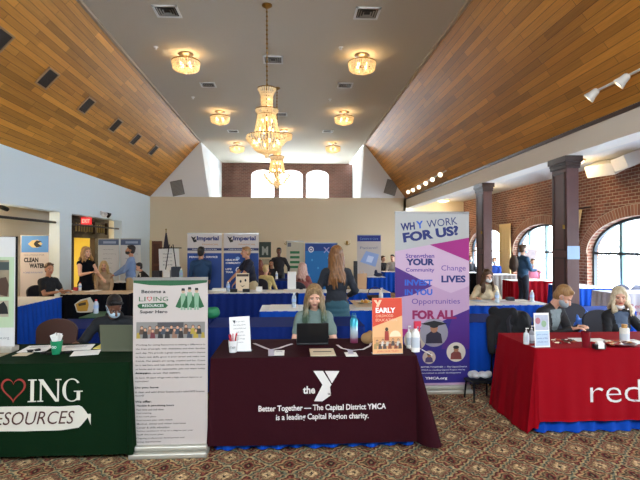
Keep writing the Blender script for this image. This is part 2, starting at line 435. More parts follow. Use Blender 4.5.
for wi, c in enumerate(WC):
    # soldier course round the arch
    vs = []; fs = []; uv = []; n = 40; q = []
    for k in range(n + 1):
        t = math.pi * k / n
        for r in (0, .26):
            for dx in (0, -.025):
                vs.append((XW + dx, c + (HW + r) * math.cos(t), SP + (RISE + r) * math.sin(t))); q.append((k * .11, r))
    for k in range(n):
        a = k * 4; b = a + 4
        fs += [(a + 1, a + 3, b + 3, b + 1), (a, a + 1, b + 1, b), (a + 3, a + 2, b + 2, b + 3)]
    mb = MB(); mb.add(vs, fs); o = plain('trim_%d' % ti, mb, M_brickarch); ti += 1
    u = o.data.uv_layers.new(name='UVMap')
    for p in o.data.polygons:
        for li in p.loop_indices: u.data[li].uv = q[o.data.loops[li].vertex_index]
    w = empty('window_%d' % (wi + 1), (XW + .18, c, 0), kind='structure')
    # frame: outer arch, mullions, transom
    mb = MB(); out = arch(0, HW, SILL, SP, RISE); inn = arch(0, HW - .06, SILL + .06, SP, RISE - .06)
    m2 = curve_mesh([out, inn], .04)
    for v in m2.vertices: y, z, d = v.co; v.co = (d, y, z)
    link('window_frame', m2, w, M_frame)
    mb = MB()
    for yy in (-1.02, 0, 1.02) if wi != 2 else (-.85, .02, .75):
        top = SP + RISE * math.sqrt(max(0, 1 - (yy / HW) ** 2)) - .02
        mb.box((-.04, yy - .045, SILL + .04), (.04, yy + .045, top))
    mb.build('mullion', mat('teal_mullion', '5d7f85', .4), w)
    mb = MB(); mb.box((-.045, -HW + .03, SP - .03), (.045, HW - .03, SP + .03)); mb.build('transom', M_frame, w)
    m3 = curve_mesh([arch(0, HW - .04, SILL + .04, SP, RISE - .04)], .003)
    for v in m3.vertices: y, z, d = v.co; v.co = (d, y, z)
    link('window_pane', m3, w, M_glass)
    mb = MB(); mb.box((-.25, -HW - .03, SILL - .04), (.0, HW + .03, SILL)); mb.build('window_sill', M_wallw, w)
# columns
def column(yc, label):
    t = empty('column', (4.91, yc, 0), 0, label, 'column', kind='structure')
    w, d = .11, .245
    mb = MB(); mb.box((-w, -d, .25), (w, d, 3.1)); mb.build('shaft', M_colw, t, bevel=.008)
    mb = MB()
    for z0, z1 in ((.35, 1.5), (1.62, 3.0)):
        for a, b, c2, e in ((-d + .05, -d + .08, z0, z1), (d - .08, d - .05, z0, z1), (-d + .05, d - .05, z0, z0 + .03), (-d + .05, d - .05, z1 - .03, z1)):
            mb.box((-w - .012, a, c2), (-w, b, e))
    mb.build('panel_moulding', M_darkw, t)
    mb = MB(); mb.box((-w - .03, -d - .03, 0), (w + .03, d + .03, .25)); mb.build('base', M_darkw, t, bevel=.01)
    mb = MB(); mb.box((-w - .02, -d - .02, 3.06), (w + .02, d + .02, 3.12)); mb.box((-w - .05, -d - .05, 3.16), (w + .05, d + .05, 3.27)); mb.box((-w - .03, -d - .03, 3.12), (w + .03, d + .03, 3.16)); mb.build('capital', M_darkw, t, bevel=.006)
    mb = MB(); mb.cyl((-w - .03, -d + .05, 2.0), .02, .07, 10); mb.build('hook', M_brass, t)
    return t
column(8.475, 'dark wooden column nearest the camera, with a pale notice on it'); column(12.15, 'dark wooden column farther back, half behind the purple banner')
p = at(572, 256, Y=8.225)
mb = MB(); mb.box((4.80, 8.215, 1.47), (5.02, 8.222, 1.7)); o = mb.build('notice', mat('pale_blue_paper', 'a9c3e2', .7)); tagm(o, 'pale blue paper notice taped to the near dark column', 'notice')
# back wall
mb = MB(); mb.box((XL - .25, YB, 0), (XR, YB + .25, ZE)); 
plain('wall_back', mb, M_wallt)
for nm, P in (('wall_gable', [(XL, ZE), (CL, ZC + .02), (-3.26, ZE)]), ('wall_gable', [(XR, ZE), (2.91, ZE), (CR, ZC + .02)])):
    mb = MB(); n = 3
    mb.add([(x, y, z) for y in (YB, YB + .2) for x, z in P], [(0, 1, 2), (5, 4, 3), (0, 3, 4, 1), (1, 4, 5, 2), (2, 5, 3, 0)]); plain(nm, mb, M_wallw)
mb = MB()
mb.add([(-3.6, YB + .2, ZC), (-3.26, YB + .2, ZE), (-3.45, YA, ZE), (-3.45, YA, ZC)], [(0, 1, 2, 3)])
mb.add([(3.05, YB + .2, ZC), (2.91, YB + .2, ZE), (3.2, YA, ZE), (3.2, YA, ZC)], [(0, 1, 2, 3)])
mb.box((-3.6, YB + .2, ZE - .1), (3.3, YA, ZE))
plain('wall_alcove', mb, M_wallw)
al = [(-1.39, .59), (.05, .61), (1.4, .59)]
def arch2(xc, hw, z0, zs, zt, n=16): return [(xc - hw, z0), (xc + hw, z0)] + [(xc + hw * math.cos(math.pi * k / n), zs + (zt - zs) * math.sin(math.pi * k / n)) for k in range(n + 1)]
me = curve_mesh([[(-3.6, ZE), (3.4, ZE), (3.4, ZC), (-3.6, ZC)]] + [arch2(c, w, ZE + .05, 5.3, 5.6) for c, w in al], .12)
for v in me.vertices: x, z, d = v.co; v.co = (x, YA + .12 + d, z)
o = link('wall_clerestory', me, None, M_brickd); o['kind'] = 'structure'; set_uv(o, lambda c, n: (c.x + (c.y if abs(n.y) < .5 else 0), c.z))
for i, (c, w) in enumerate(al):
    r = empty('window_%d' % (6 + i), (c, YA + .15, 0), kind='structure')
    m2 = curve_mesh([arch2(0, w, ZE + .05, 5.3, 5.6), arch2(0, w - .035, ZE + .09, 5.3, 5.565)], .03)
    for v in m2.vertices: x, z, d = v.co; v.co = (x, d, z)
    link('window_frame', m2, r, M_white)
    m3 = curve_mesh([arch2(0, w - .02, ZE + .06, 5.3, 5.58)], .003)
    for v in m3.vertices: x, z, d = v.co; v.co = (x, d, z)
    link('window_pane', m3, r, M_glass)
# second door on the back wall with curtain
d2 = empty('door_2', (0, YB, 0), kind='structure')
a = at(152, 241, Y=YB - .05); b = at(162, 241, Y=YB - .05)
mb = MB(); mb.box((a.x, -.07, 0), (b.x, -.01, a.z)); l = mb.build('door_leaf', mat('brown_door_wood', '6b3b20', .5, var=.2), d2)
mb = MB()
for z0, z1 in ((.2, .9), (1.0, a.z - .12)): mb.box((a.x + .07, -.08, z0), (b.x - .07, -.07, z1))
mb.build('door_panel', mat('brown_door_panel', '5a2e18', .5), l)
mb = MB(); a0 = at(140, 240, Y=YB - .05); mb.box((a0.x, -.05, 0), (a.x, -.005, a.z + .03)); mb.build('door_frame', mat('pale_frame', 'd9c58e', .6), d2)
mb = MB(); mb.box((a0.x + .25, -.06, 0), (a0.x + .31, -.05, a.z)); mb.build('door_stile', M_darkw, d2)
mb = MB(); mb.box((a0.x + .03, -.058, 0.1), (a0.x + .22, -.05, a.z)); mb.build('door_glass', mat('green_yellow_glass', 'b9b552', .3), d2)

def pleated(name, x, y0, y1, z0, z1, m, label, tie=None, axis='y', amp=.035, group=None):
    n = 60; nz = 12; vs = []; fs = []
    for j in range(nz + 1):
        z = z0 + (z1 - z0) * j / nz
        s = 1
        if tie is not None: s = .3 + .7 * min(1, abs(z - tie) / (z1 - tie)) ** .7 if z > tie else .3 + .4 * (tie - z) / (tie - z0 + 1e-6)
        for i in range(n + 1):
            t = i / n; yy = y1 + (y0 - y1) * t * s; vs.append((x - amp + amp * math.sin(t * 2 * math.pi * 7), yy, z))
    for j in range(nz):
        for i in range(n): a = j * (n + 1) + i; fs.append((a, a + 1, a + n + 2, a + n + 1))
    mb = MB(); mb.add(vs, fs); o = mb.build(name, m, smooth=True); md = o.modifiers.new('s', 'SOLIDIFY'); md.thickness = .006
    tagm(o, label, 'curtain', group); return o
M_curt = mat('gold_curtain', 'd6bb86', .8)
pleated('curtain', XW - .05, 15.85, 16.75, .05, 2.45, M_curt, 'tan curtain hanging beside the middle arched window', tie=None)
pleated('curtain', XW - .05, 19.7, 20.4, .05, 2.5, M_curt, 'tan curtain at the far end of the brick wall')
pleated('curtain', XW - .05, 11.85, 12.45, 1.55, 2.62, M_curt, 'tied back tan curtain left of the near arched window', tie=1.6)
mb = MB(); mb.tube([(XW - .1, 11.5, 2.65), (XW - .1, 13.2, 2.62)], .015); 
tagm(mb.build('curtain_rod', M_blackm), 'curtain rod above the tied back curtain', 'curtain rod')

# black rail under the left header
mb = MB(); a = at(0, 217.5, x=XL - .06); b = at(68, 224.5, x=XL - .06)
mb.tube([(XL - .1, 2, 2.275), (XL - .1, 12.28, 2.275)], .03); tagm(mb.build('curtain_rail', M_blackm), 'long black rail hung under the left wall header', 'rail')
mb = MB(); mb.tube([(XL - .1, 12.96, 2.27), (XL - .1, 16.69, 2.27)], .025); tagm(mb.build('curtain_rail', M_blackm), 'short black rail in front of the dark doorway', 'rail')

# outside
mb = MB(); mb.box((XW + .32, -20, -.3), (60, 60, -.2)); plain('ground', mb, mat('pale_pavement', 'c9ccd0', .9))
def tree(x, y, h, label, seed):
    rnd = random.Random(seed); mb = MB()
    def br(p, d, L, r, k):
        q = p + d * L; mb.tube([p, (p + q) / 2 + Vector([rnd.uniform(-.04, .04) * L for _ in range(3)]), q], [r, r * .85, r * .65], 5)
        if k == 0: return
        for _ in range(3 if k > 1 else 4):
            e = (d + Vector((rnd.uniform(-.8, .8), rnd.uniform(-.8, .8), rnd.uniform(-.1, .6)))).normalized()
            br(p + d * L * rnd.uniform(.5, 1), e, L * rnd.uniform(.55, .8), r * .55, k - 1)
    br(Vector((0, 0, 0)), Vector((0, 0, 1)), h * .35, .09, 4)
    o = mb.build('bare_tree', mat('bark', '6d6a68', .9)); o.location = (x, y, -.2); tagm(o, label, 'tree')
tree(11.5, 15.6, 4.2, 'leafless tree outside the near arched window', 3)
tree(13.5, 20.5, 4.5, 'leafless tree outside the middle arched window', 5)

# ------------------------------------------------------------------ ceiling fittings
def vent(x, y, label, z=ZC, s=.5):
    t = empty('ceiling_vent', (x, y, z), 0, label, 'air vent', 'square air vents in the flat ceiling')
    mb = MB(); h = s / 2
    for a in ((-h, -h, h, -h + .04), (-h, h - .04, h, h), (-h, -h, -h + .04, h), (h - .04, -h, h, h)): mb.box((a[0], a[1], -.02), (a[2], a[3], 0))
    mb.build('frame', M_wallw, t)
    mb = MB(); mb.box((-h + .04, -h + .04, -.004), (h - .04, h - .04, 0)); mb.build('backing', M_black, t)
    mb = MB(); k = h - .06
    while k > .04:
        for M in range(4):
            R4 = Matrix.Rotation(M * math.pi / 2, 4, 'Z'); mb.add([R4 @ Vector(p) for p in ((-k, -k, -.018), (k, -k, -.018), (k - .02, -k + .02, -.006), (-k + .02, -k + .02, -.006))], [(0, 1, 2, 3)])
        k -= .045
    mb.build('louvres', mat('vent_grey', '8d8a84', .5), t); return t
for i, (px, py) in enumerate([(167, 11), (367, 13), (273, 59.5), (208, 84.5), (345, 85), (281, 114), (233, 131), (328, 131)]):
    p = at(px, py, z=ZC)
    vent(p.x, p.y, ['square ceiling vent nearest the camera on the left', 'square ceiling vent nearest the camera on the right', 'square ceiling vent just behind the near chandelier chain', 'ceiling vent behind the first left flush lamp', 'ceiling vent behind the first right flush lamp', 'ceiling vent near the far chandelier chain', 'small ceiling vent by the farthest left flush lamp', 'small ceiling vent by the farthest right flush lamp'][i], s=.45 if i < 3 else .4)
def on_slope(px, py, left):
    (xa, xb) = (XL, CL) if left else (XR, CR)
    d = (at(px, py, Y=10) - CAM); n = Vector((-(ZC - ZE), 0, (xb - xa))); t = (Vector((xa, 0, ZE)) - CAM).dot(n) / d.dot(n); return CAM + d * t
aL = math.atan2(ZC - ZE, CL - XL)
pats = ['cut by the photo edge', 'second from the camera', 'third from the camera', 'fourth from the camera', 'fifth from the camera', 'farthest from the camera']
for (px, py), lb in zip([(-2, 40), (47, 78), (86, 105), (115, 125), (135, 139), (153, 150)], pats):
    p = on_slope(px, py, True)
    t = empty('wall_speaker', p, 0, 'dark square speaker grille in left wooden slope, ' + lb, 'speaker', 'square grilles in the left slope'); t.rotation_euler = (0, -aL, 0)
    mb = MB(); h = .2
    for a in ((-h, -h, h, -h + .03), (-h, h - .03, h, h), (-h, -h, -h + .03, h), (h - .03, -h, h, h)): mb.box((a[0], a[1], -.03), (a[2], a[3], 0))
    mb.build('frame', mat('bronze_frame', 'a5815a', .5), t)
    mb = MB(); mb.box((-h + .03, -h + .03, -.015), (h - .03, h - .03, 0)); mb.build('grille', mat('grille_cloth', '3b332e', .8, bump=.6, bscale=160), t)
for px, py, x in ((177.5, 188, 0), (391, 187.5, 1)):
    p = at(px, py, Y=YB); t = empty('wall_vent', p, 0, 'grey slatted vent on the white gable left of the clerestory' if not x else 'grey slatted vent on the white gable right of the clerestory', 'air vent', 'vents on the gable walls')
    t.rotation_euler = (0, R(-12 if not x else 16) * -1 * -1, 0)
    mb = MB(); mb.box((-.24, -.03, -.3), (.24, 0, .3)); f = mb.build('frame', mat('grey_vent_frame', '77736c', .5), t)
    mb = MB()
    for k in range(11): mb.box((-.21, -.04, -.27 + k * .05), (.21, -.03, -.245 + k * .05))
    mb.build('slats', mat('grey_slats', '93908a', .5), t)
for px, py in ((156, 47), (341, 47), (193, 97), (330, 99)):
    p = at(px, py, z=ZC); mb = MB(); mb.lathe([(.05, .01), (.05, -.01), (.015, -.02), (.015, -.05), (.03, -.055), (.0, -.06)]); o = mb.build('sprinkler', M_white); o.location = p
    tagm(o, 'tiny sprinkler head on the ceiling %s' % {156: 'front left', 341: 'front right', 193: 'farther back on the left', 330: 'farther back on the right'}[px], 'sprinkler', 'ceiling sprinklers')
LAMPS = []
def light(typ, name, loc, power, col, size=.1, rot=None, parent=None):
    l = bpy.data.lights.new(name, typ); l.energy = power; l.color = col
    if typ == 'AREA': l.shape = 'RECTANGLE'; l.size, l.size_y = size
    else: l.shadow_soft_size = size
    o = bpy.data.objects.new(name, l); COL.objects.link(o); o.location = loc
    if rot: o.rotation_euler = rot
    if parent: o.parent = parent
    return o
WARM = (1, .72, .38)
M_bulb = mat('warm_bulb', 'ffd890', .4, emis=1.8)
def strand(mb, a, b, r, n=5):
    """a string of faceted crystal beads"""
    a = Vector(a); b = Vector(b); L = (b - a).length; k = max(2, int(L / .055)); pts = []; rs = []
    for i in range(k):
        p = a.lerp(b, i / k); q = a.lerp(b, (i + .5) / k); pts += [p, q]; rs += [r * .35, r]
    pts.append(b); rs.append(r * .3); mb.tube(pts, rs, n)
def flush_lamp(proto, x, y, label):
    if proto is None:
        t = empty('flush_lamp', (x, y, ZC)); 
        mb = MB(); mb.lathe([(.16, 0), (.17, -.012), (.15, -.03), (.05, -.05), (0, -.05)]); mb.build('canopy', mat('aged_nickel', '857866', .35, metal=.8), t, smooth=True)
        mb = MB(); mb.cyl((0, 0, -.17), .014, .13); mb.build('stem', M_brass, t)
        mb = MB(); ring = [(.3 * math.cos(2 * math.pi * k / 32), .3 * math.sin(2 * math.pi * k / 32), -.17) for k in range(32)]
        mb.tube(ring, .012, 6, closed=True); mb.tube([(-.3, 0, -.17), (.3, 0, -.17)], .006, 5); mb.tube([(0, -.3, -.17), (0, .3, -.17)], .006, 5)
        mb.build('ring', M_brass, t)
        mb = MB()
        for k in range(44):
            a = 2 * math.pi * k / 44; c, s = math.cos(a), math.sin(a)
            strand(mb, (.3 * c, .3 * s, -.175), (.27 * c, .27 * s, -.34), .018, 4)
            if k % 2 == 0: strand(mb, (.27 * c, .27 * s, -.34), (.03 * c, .03 * s, -.42), .02, 4)
        mb.build('crystal_strands', M_crys, t)
        for k in range(4):
            a = math.pi / 4 + k * math.pi / 2; mb = MB(); mb.ell((.13 * math.cos(a), .13 * math.sin(a), -.24), (.03, .03, .045), n=6); mb.build('bulb', M_bulb, t, smooth=True)
        l = light('POINT', 'lamp_light', (0, 0, -.22), 2.0, WARM, .1, parent=t)
    else: t = copy_tree(proto)
    t.location = (x, y, ZC); tagm(t, label, 'ceiling lamp', 'crystal flush ceiling lamps'); return t
fp = None
for (px, py), lb in zip([(186, 54), (362, 55), (220, 111.5), (344, 112), (237, 143), (333, 143), (284, 130)], ['nearest crystal flush lamp on the left side', 'nearest crystal flush lamp on the right side', 'second crystal flush lamp on the left side', 'second crystal flush lamp on the right side', 'farthest crystal flush lamp on the left side', 'farthest crystal flush lamp on the right side', 'crystal flush lamp half hidden behind the big chandelier']):
    p = at(px, py, z=ZC); o = flush_lamp(fp, p.x, p.y, lb); fp = fp or o

def chandelier(proto, x, y, label):
    if proto is None:
        t = empty('chandelier', (x, y, ZC))
        mb = MB(); mb.lathe([(.09, 0), (.09, -.02), (.03, -.06), (0, -.06)]); mb.build('canopy', M_brass, t, smooth=True)
        mb = MB(); mb.tube([(0, 0, -.05), (0, 0, -1.5)], .012, 6)
        for k in range(36): mb.ell((0, 0, -.08 - k * .04), (.02, .012, .022) if k % 2 else (.012, .02, .022), n=4)
        mb.build('chain', M_brass, t)
        # profile radius, z
        tiers = [(.16, -1.47, .10, -1.58), (.10, -1.56, .09, -1.86), (.20, -1.84, .13, -1.95), (.15, -1.93, .22, -2.3), (.34, -2.3, .36, -2.36), (.35, -2.36, .19, -2.56), (.19, -2.56, .04, -2.62)]
        mb = MB()
        for r, z, _, _2 in tiers[:5]:
            mb.tube([(r * math.cos(2 * math.pi * k / 28), r * math.sin(2 * math.pi * k / 28), z) for k in range(28)], .008, 5, closed=True)
        mb.tube([(0, 0, -1.47), (0, 0, -2.6)], .015, 6); mb.build('frame', M_brass, t)
        for i, (ra, za, rb, zb) in enumerate(tiers):
            mb = MB(); n = 22 if ra < .17 else 36
            for k in range(n):
                a = 2 * math.pi * k / n; c, s = math.cos(a), math.sin(a); strand(mb, (ra * c, ra * s, za), (rb * c, rb * s, zb), .017, 4)
            mb.build('crystal_tier', M_crys, t)
        mb = MB(); mb.ell((0, 0, -2.65), .04, n=8); mb.build('crystal_ball', M_crys, t, smooth=True)
        for i, (r, z, n) in enumerate(((.0, -1.66, 1), (.0, -1.78, 1), (.09, -2.02, 3), (.12, -2.2, 4), (.22, -2.42, 8))):
            for k in range(n):
                a = 2 * math.pi * (k + .3) / n; mb = MB(); mb.ell((r * math.cos(a) + (.03 if n == 1 else 0), r * math.sin(a), z), (.022, .022, .04), n=6); mb.build('bulb', M_bulb, t, smooth=True)
        light('POINT', 'lamp_light', (0.05, 0, -2.4), .7, WARM, .15, parent=t); light('POINT', 'lamp_light', (0.05, 0, -2.05), .35, WARM, .08, parent=t); light('POINT', 'lamp_light', (0.04, 0, -1.7), .18, WARM, .05, parent=t)
    else: t = copy_tree(proto)
    t.location = (x, y, ZC); tagm(t, label, 'chandelier', 'tiered crystal chandeliers'); return t
p = at(267, 5, z=ZC); c0 = chandelier(None, p.x, p.y, 'large tiered crystal chandelier on a long chain, nearest the camera')
p = at(277, 88, z=ZC); chandelier(c0, p.x, p.y, 'smaller looking crystal chandelier in front of the clerestory windows')
# aisle dome lamps
for (yy, lb) in ((10.5, 'oval dome lamp on the aisle ceiling behind the near column'), (15.3, 'oval dome lamp on the aisle ceiling right of the far column'), (19.7, 'oval dome lamp at the far end of the aisle ceiling')):
    t = empty('dome_lamp', (6.25, yy, 3.6), 0, lb, 'ceiling lamp', 'dome lamps on the aisle ceiling')
    mb = MB(); mb.lathe([(.27, .01), (.27, -.03), (.25, -.035), (.0, -.035)]); mb.build('rim', M_brass, t)
    mb = MB(); mb.lathe([(.25, -.035), (.2, -.08), (.1, -.11), (0, -.12)]); mb.build('glass_shade', mat('lit_opal_glass', 'ffe2a8', .4, emis=1.2), t, smooth=True)
    light('POINT', 'lamp_light', (0, 0, -.25), 4, WARM, .12, parent=t)
# track spots
aR = math.atan2(ZC - ZE, XR - CR)
nR = Vector((-(ZC - ZE), 0, -(XR - CR))).normalized()
def track(pts, label, far=False):
    P = [on_slope(px, py, False) for px, py in pts]
    y0 = P[0].y; y1 = P[-1].y; base = P[0]
    t = empty('track_light', base, 0, label, 'track light')
    mb = MB(); 
    for i in range(1): mb.tube([Vector((0, .1, 0)) + nR * .04, (P[-1] - base) + Vector((0, -.2, 0)) + nR * .04], .018, 6)
    mb.build('track', M_white, t)
    for q in P:
        o = q - base; c = o + nR * .16; d = Vector((-.55, .45 if not far else -.8, -.65 if not far else -.35)).normalized()
        M = d.to_track_quat('Z', 'Y').to_matrix().to_4x4()
        mb = MB(); mb.lathe([(.03, -.09), (.05, -.07), (.06, 0), (.085, .07), (.08, .08), (.055, .05), (0, .05)], n=16, M=M); vs = [Vector(v) + c for v in mb.v]; mb.v = [tuple(v) for v in vs]
        mb.tube([o + nR * .03, c], .014, 6)
        h = mb.build('spot_head', M_white, t, smooth=True)
        mb = MB(); mb.lathe([(.053, .055), (.03, .075), (0, .08)], n=12, M=M); mb.v = [tuple(Vector(v) + c) for v in mb.v]; mb.build('bulb', mat('spot_bulb', 'ffe8c0', .4, emis=1.2), h)
    return t
track([(601, 88), (632, 73)], 'white track light with two spot heads on the right wooden slope')
track([(412, 189), (417, 187), (423, 184), (430, 180), (437, 176), (445, 171)], 'distant track light with a row of lit spots on the right wooden slope', True)
# fixture on the left wall
t = empty('wall_spotlight', at(101, 213, x=XL), 0, 'small white double spotlight on the upper left wall', 'spotlight')
mb = MB(); mb.box((0, -.06, -.06), (.04, .06, .06)); mb.build('wall_plate', M_white, t)
for s in (-1, 1):
    M = Vector((.5, s * .6, -.45)).normalized().to_track_quat('Z', 'Y').to_matrix().to_4x4(); mb = MB(); mb.lathe([(.03, -.05), (.05, 0), (.09, .09), (.08, .09), (0, .03)], n=14, M=M)
    mb.v = [tuple(Vector(v) + Vector((.12, s * .13, -.02))) for v in mb.v]; mb.tube([(.03, 0, 0), (.12, s * .12, -.02)], .012, 6); mb.build('spot_head', M_white if s < 0 else M_blackm, t, smooth=True)
t = empty('wall_spotlight', at(3, 206.5, x=XL - .6), 0, 'small black spotlight under the header at the left photo edge', 'spotlight')
mb = MB(); mb.tube([(0, 0, .25), (0, 0, 0)], .015, 6); mb.tube([(0, -.15, 0), (0, .15, -.05)], .05, 10); mb.build('spot_head', M_blackm, t)
# exit sign
p = at(86, 221, Y=14.2)
t = empty('exit_sign', p, 0, 'small red illuminated exit sign above the dark doorway', 'exit sign')
mb = MB(); mb.box((-.14, 0, -.1), (.14, .05, .1)); mb.build('housing', mat('exit_red', 'c8242a', .5, emis=.25), t)
text('EXIT', -.11, -.055, .22, .11, mat('exit_glow', 'ff9080', .5, emis=.4), t, y=-.004, bold=.02)
mb = MB(); mb.tube([(0, .025, .1), (0, .025, 2.78 - p.z)], .008, 6); mb.build('stem', M_white, t)
# air conditioners near the brick wall top
for (px, py, Y, rz, lb) in ((608, 166.5, 11.2, 20, 'white box unit hung at the top of the brick wall, nearer the column'), (634, 158, 10.0, -14, 'white box unit hung at the top of the brick wall at the right edge')):
    p = at(px, py, x=6.95); t = empty('ceiling_ac_box', p, R(rz), lb, 'speaker', 'white boxes at the top of the brick wall')
    t.rotation_euler = (R(0), R(-22), R(rz))
    mb = MB(); mb.box((-.3, -.33, -.13), (.3, .33, .13)); mb.build('cabinet', M_white, t, bevel=.015)
    mb = MB(); mb.box((-.25, -.28, -.145), (.25, .28, -.13)); mb.build('grille', mat('white_grille', 'cfcdc9', .7, bump=.4, bscale=120), t)
    mb = MB(); mb.tube([(0, 0, .13), (0.1, 0, max(.2, (3.6 - p.z)))], .02, 6); mb.build('bracket', M_white, t)
# wall sconces on the back wall
for px, lb in ((347, 'gold candle sconce on the tan wall left of the blue and white banner'), (287, 'gold candle sconce on the tan wall above the green striped board')):
    p = at(px, 243, Y=YB); t = empty('wall_sconce', p, 0, lb, 'wall sconce', 'gold sconces on the back wall')
    mb = MB(); mb.ell((0, -.02, 0), (.05, .02, .1), n=8); mb.tube([(0, -.03, -.03), (0, -.12, -.08), (.08, -.14, -.06), (.11, -.14, 0)], .012, 6); mb.tube([(0, -.12, -.08), (-.08, -.14, -.06), (-.11, -.14, 0)], .012, 6); mb.build('bracket', M_brass, t)
    for s in (-1, 1): mb = MB(); mb.cyl((s * .11, -.14, 0), .02, .13, 8, r2=.014); mb.build('candle', mat('candle_cream', 'e5d5b0', .6), t)

# ------------------------------------------------------------------ daylight
w = bpy.data.worlds.new('world'); S.world = w; w.use_nodes = True; nt = w.node_tree
bg = nt.nodes['Background']; tc = nt.nodes.new('ShaderNodeTexCoord'); sp = nt.nodes.new('ShaderNodeSeparateXYZ'); nt.links.new(tc.outputs['Generated'], sp.inputs[0])
rp = ramp(nt, sp.outputs[2], [(0, 'b8bcc0'), (.5, 'd8e0e8'), (1, 'bcd0e8')])
nt.links.new(rp, bg.inputs['Color']); bg.inputs['Strength'].default_value = 6.0
def portal(loc, rot, sx, sy):
    l = bpy.data.lights.new('portal', 'AREA'); l.shape = 'RECTANGLE'; l.size = sx; l.size_y = sy; l.cycles.is_portal = True
    o = bpy.data.objects.new('portal', l); COL.objects.link(o); o.location = loc; o.rotation_euler = rot
for c in WC: portal((XW + .35, c, 1.45), (0, R(90), 0), 1.95, 3.6)
portal((0, YA + .3, 4.65), (R(-90), 0, 0), 4.2, 2)
# unseen wall behind the camera, with a glazed gable added to light the ceiling
mb = MB()
for a, b in (((-7.2, 0), (-.9, 2.7)), ((.9, 0), (XW + .3, 2.7)), ((-7.2, 2.7), (XW + .3, 3.75)), ((-7.2, 3.75), (CL, 6)), ((CR, 3.75), (XW + .3, 6))): mb.box((a[0], Y0 - .2, a[1]), (b[0], Y0, b[1]))
plain('wall_front', mb, M_wallw)
for nm_, (xa, xb, za, zb) in (('window_9', (CL, CR, 3.75, 5.92)), ('door_3', (-.9, .9, 0, 2.7))):
    r = empty(nm_, ((xa + xb) / 2, Y0 - .1, za), kind='structure'); w_, h_ = xb - xa, zb - za
    mb = MB()
    for k in range(5): x_ = -w_ / 2 + k * w_ / 4; mb.box((x_ - .04, -.04, 0), (x_ + .04, .04, h_))
    mb.box((-w_ / 2, -.04, 0), (w_ / 2, .04, .06)); mb.box((-w_ / 2, -.04, h_ - .06), (w_ / 2, .04, h_)); mb.build('window_frame' if 'win' in nm_ else 'door_frame', M_frame, r)
    mb = MB(); mb.box((-w_ / 2, -.002 if 'win' in nm_ else -.03, 0), (w_ / 2, .002 if 'win' in nm_ else .03, h_)); mb.build('window_pane' if 'win' in nm_ else 'door_leaf', M_glass if 'win' in nm_ else M_darkw, r)
    if 'win' in nm_: portal(((xa + xb) / 2, Y0 - .25, (za + zb) / 2), (R(90), 0, 0), w_, h_)
t = empty('dome_lamp', (-6.3, 10.1, 2.78), 0, 'dome lamp on the recess ceiling just outside the left photo edge', 'ceiling lamp'); mb = MB(); mb.lathe([(.25, .01), (.25, -.035), (.2, -.08), (.1, -.11), (0, -.12)]); mb.build('glass_shade', MATS['lit_opal_glass'], t, smooth=True); light('POINT', 'lamp_light', (0, 0, -.3), 14, (1, .8, .55), .12, parent=t)
light('AREA', 'hallway_light', (-8.4, 17.2, 2.7), 30, (1, .95, .8), (1.2, 2.4))
S.view_settings.view_transform = 'Standard'; S.view_settings.look = 'None'; S.view_settings.gamma = 1; S.view_settings.exposure = 2.42
# ------------------------------------------------------------------ tables, cloths, chairs
def recenter(o, base):
    base = Vector(base)
    if o.type == 'MESH': o.data.transform(Matrix.Translation(-base))
    for c in o.children: c.location = c.location - base
    o.location = base
def perimeter(x0, x1, y0, y1, step, nc=6):
    """rounded rectangle: list of (base point, outward normal, arc length, corner 0/1, side)"""
    out = []; s = 0
    sides = [((x0, y0), (x1, y0), (0, -1), 0), ((x1, y0), (x1, y1), (1, 0), 1), ((x1, y1), (x0, y1), (0, 1), 2), ((x0, y1), (x0, y0), (-1, 0), 3)]
    for k, (a, b, n, sd) in enumerate(sides):
        L = math.dist(a, b); m = max(2, int(L / step))
        for i in range(m + 1):
            t = i / m; out.append(((a[0] + (b[0] - a[0]) * t, a[1] + (b[1] - a[1]) * t), n, s + L * t, 0, sd))
        s += L
        n2 = sides[(k + 1) % 4][2]
        for i in range(1, nc):
            t = i / nc * math.pi / 2; out.append((b, (n[0] * math.cos(t) + n2[0] * math.sin(t), n[1] * math.cos(t) + n2[1] * math.sin(t)), s, math.sin(2 * t), sd + .5))
    return out
def skirt_mesh(x0, x1, y0, y1, z0, z1, amp=.026, wl=.15, off=.008, seed=1):
    rnd = random.Random(seed); ph = [rnd.uniform(0, 6) for _ in range(5)]
    P = perimeter(x0, x1, y0, y1, .014, 3); n = len(P); zs = [z1, z1 - .03, z1 - .12, (z0 + z1) / 2, z0 + .08, z0]; vs = []
    for j, z in enumerate(zs):
        k = (z1 - z) / (z1 - z0); a = amp * (.45 + k * 1.0)
        for (b, nn, s, c, sd) in P:
            w = math.sin(2 * math.pi * s / wl + 1.2 * math.sin(s * 3.1 + ph[0]) + ph[1]) + .6 * math.sin(2 * math.pi * s / .41 + ph[2] + k)
            o = off + a * (.9 + .6 * w) + .01 * k; vs.append((b[0] + nn[0] * o, b[1] + nn[1] * o, z))
    fs = [(j * n + i, j * n + (i + 1) % n, (j + 1) * n + (i + 1) % n, (j + 1) * n + i) for j in range(len(zs) - 1) for i in range(n)]
    return vs, fs
TG = 'skirted exhibitor tables'
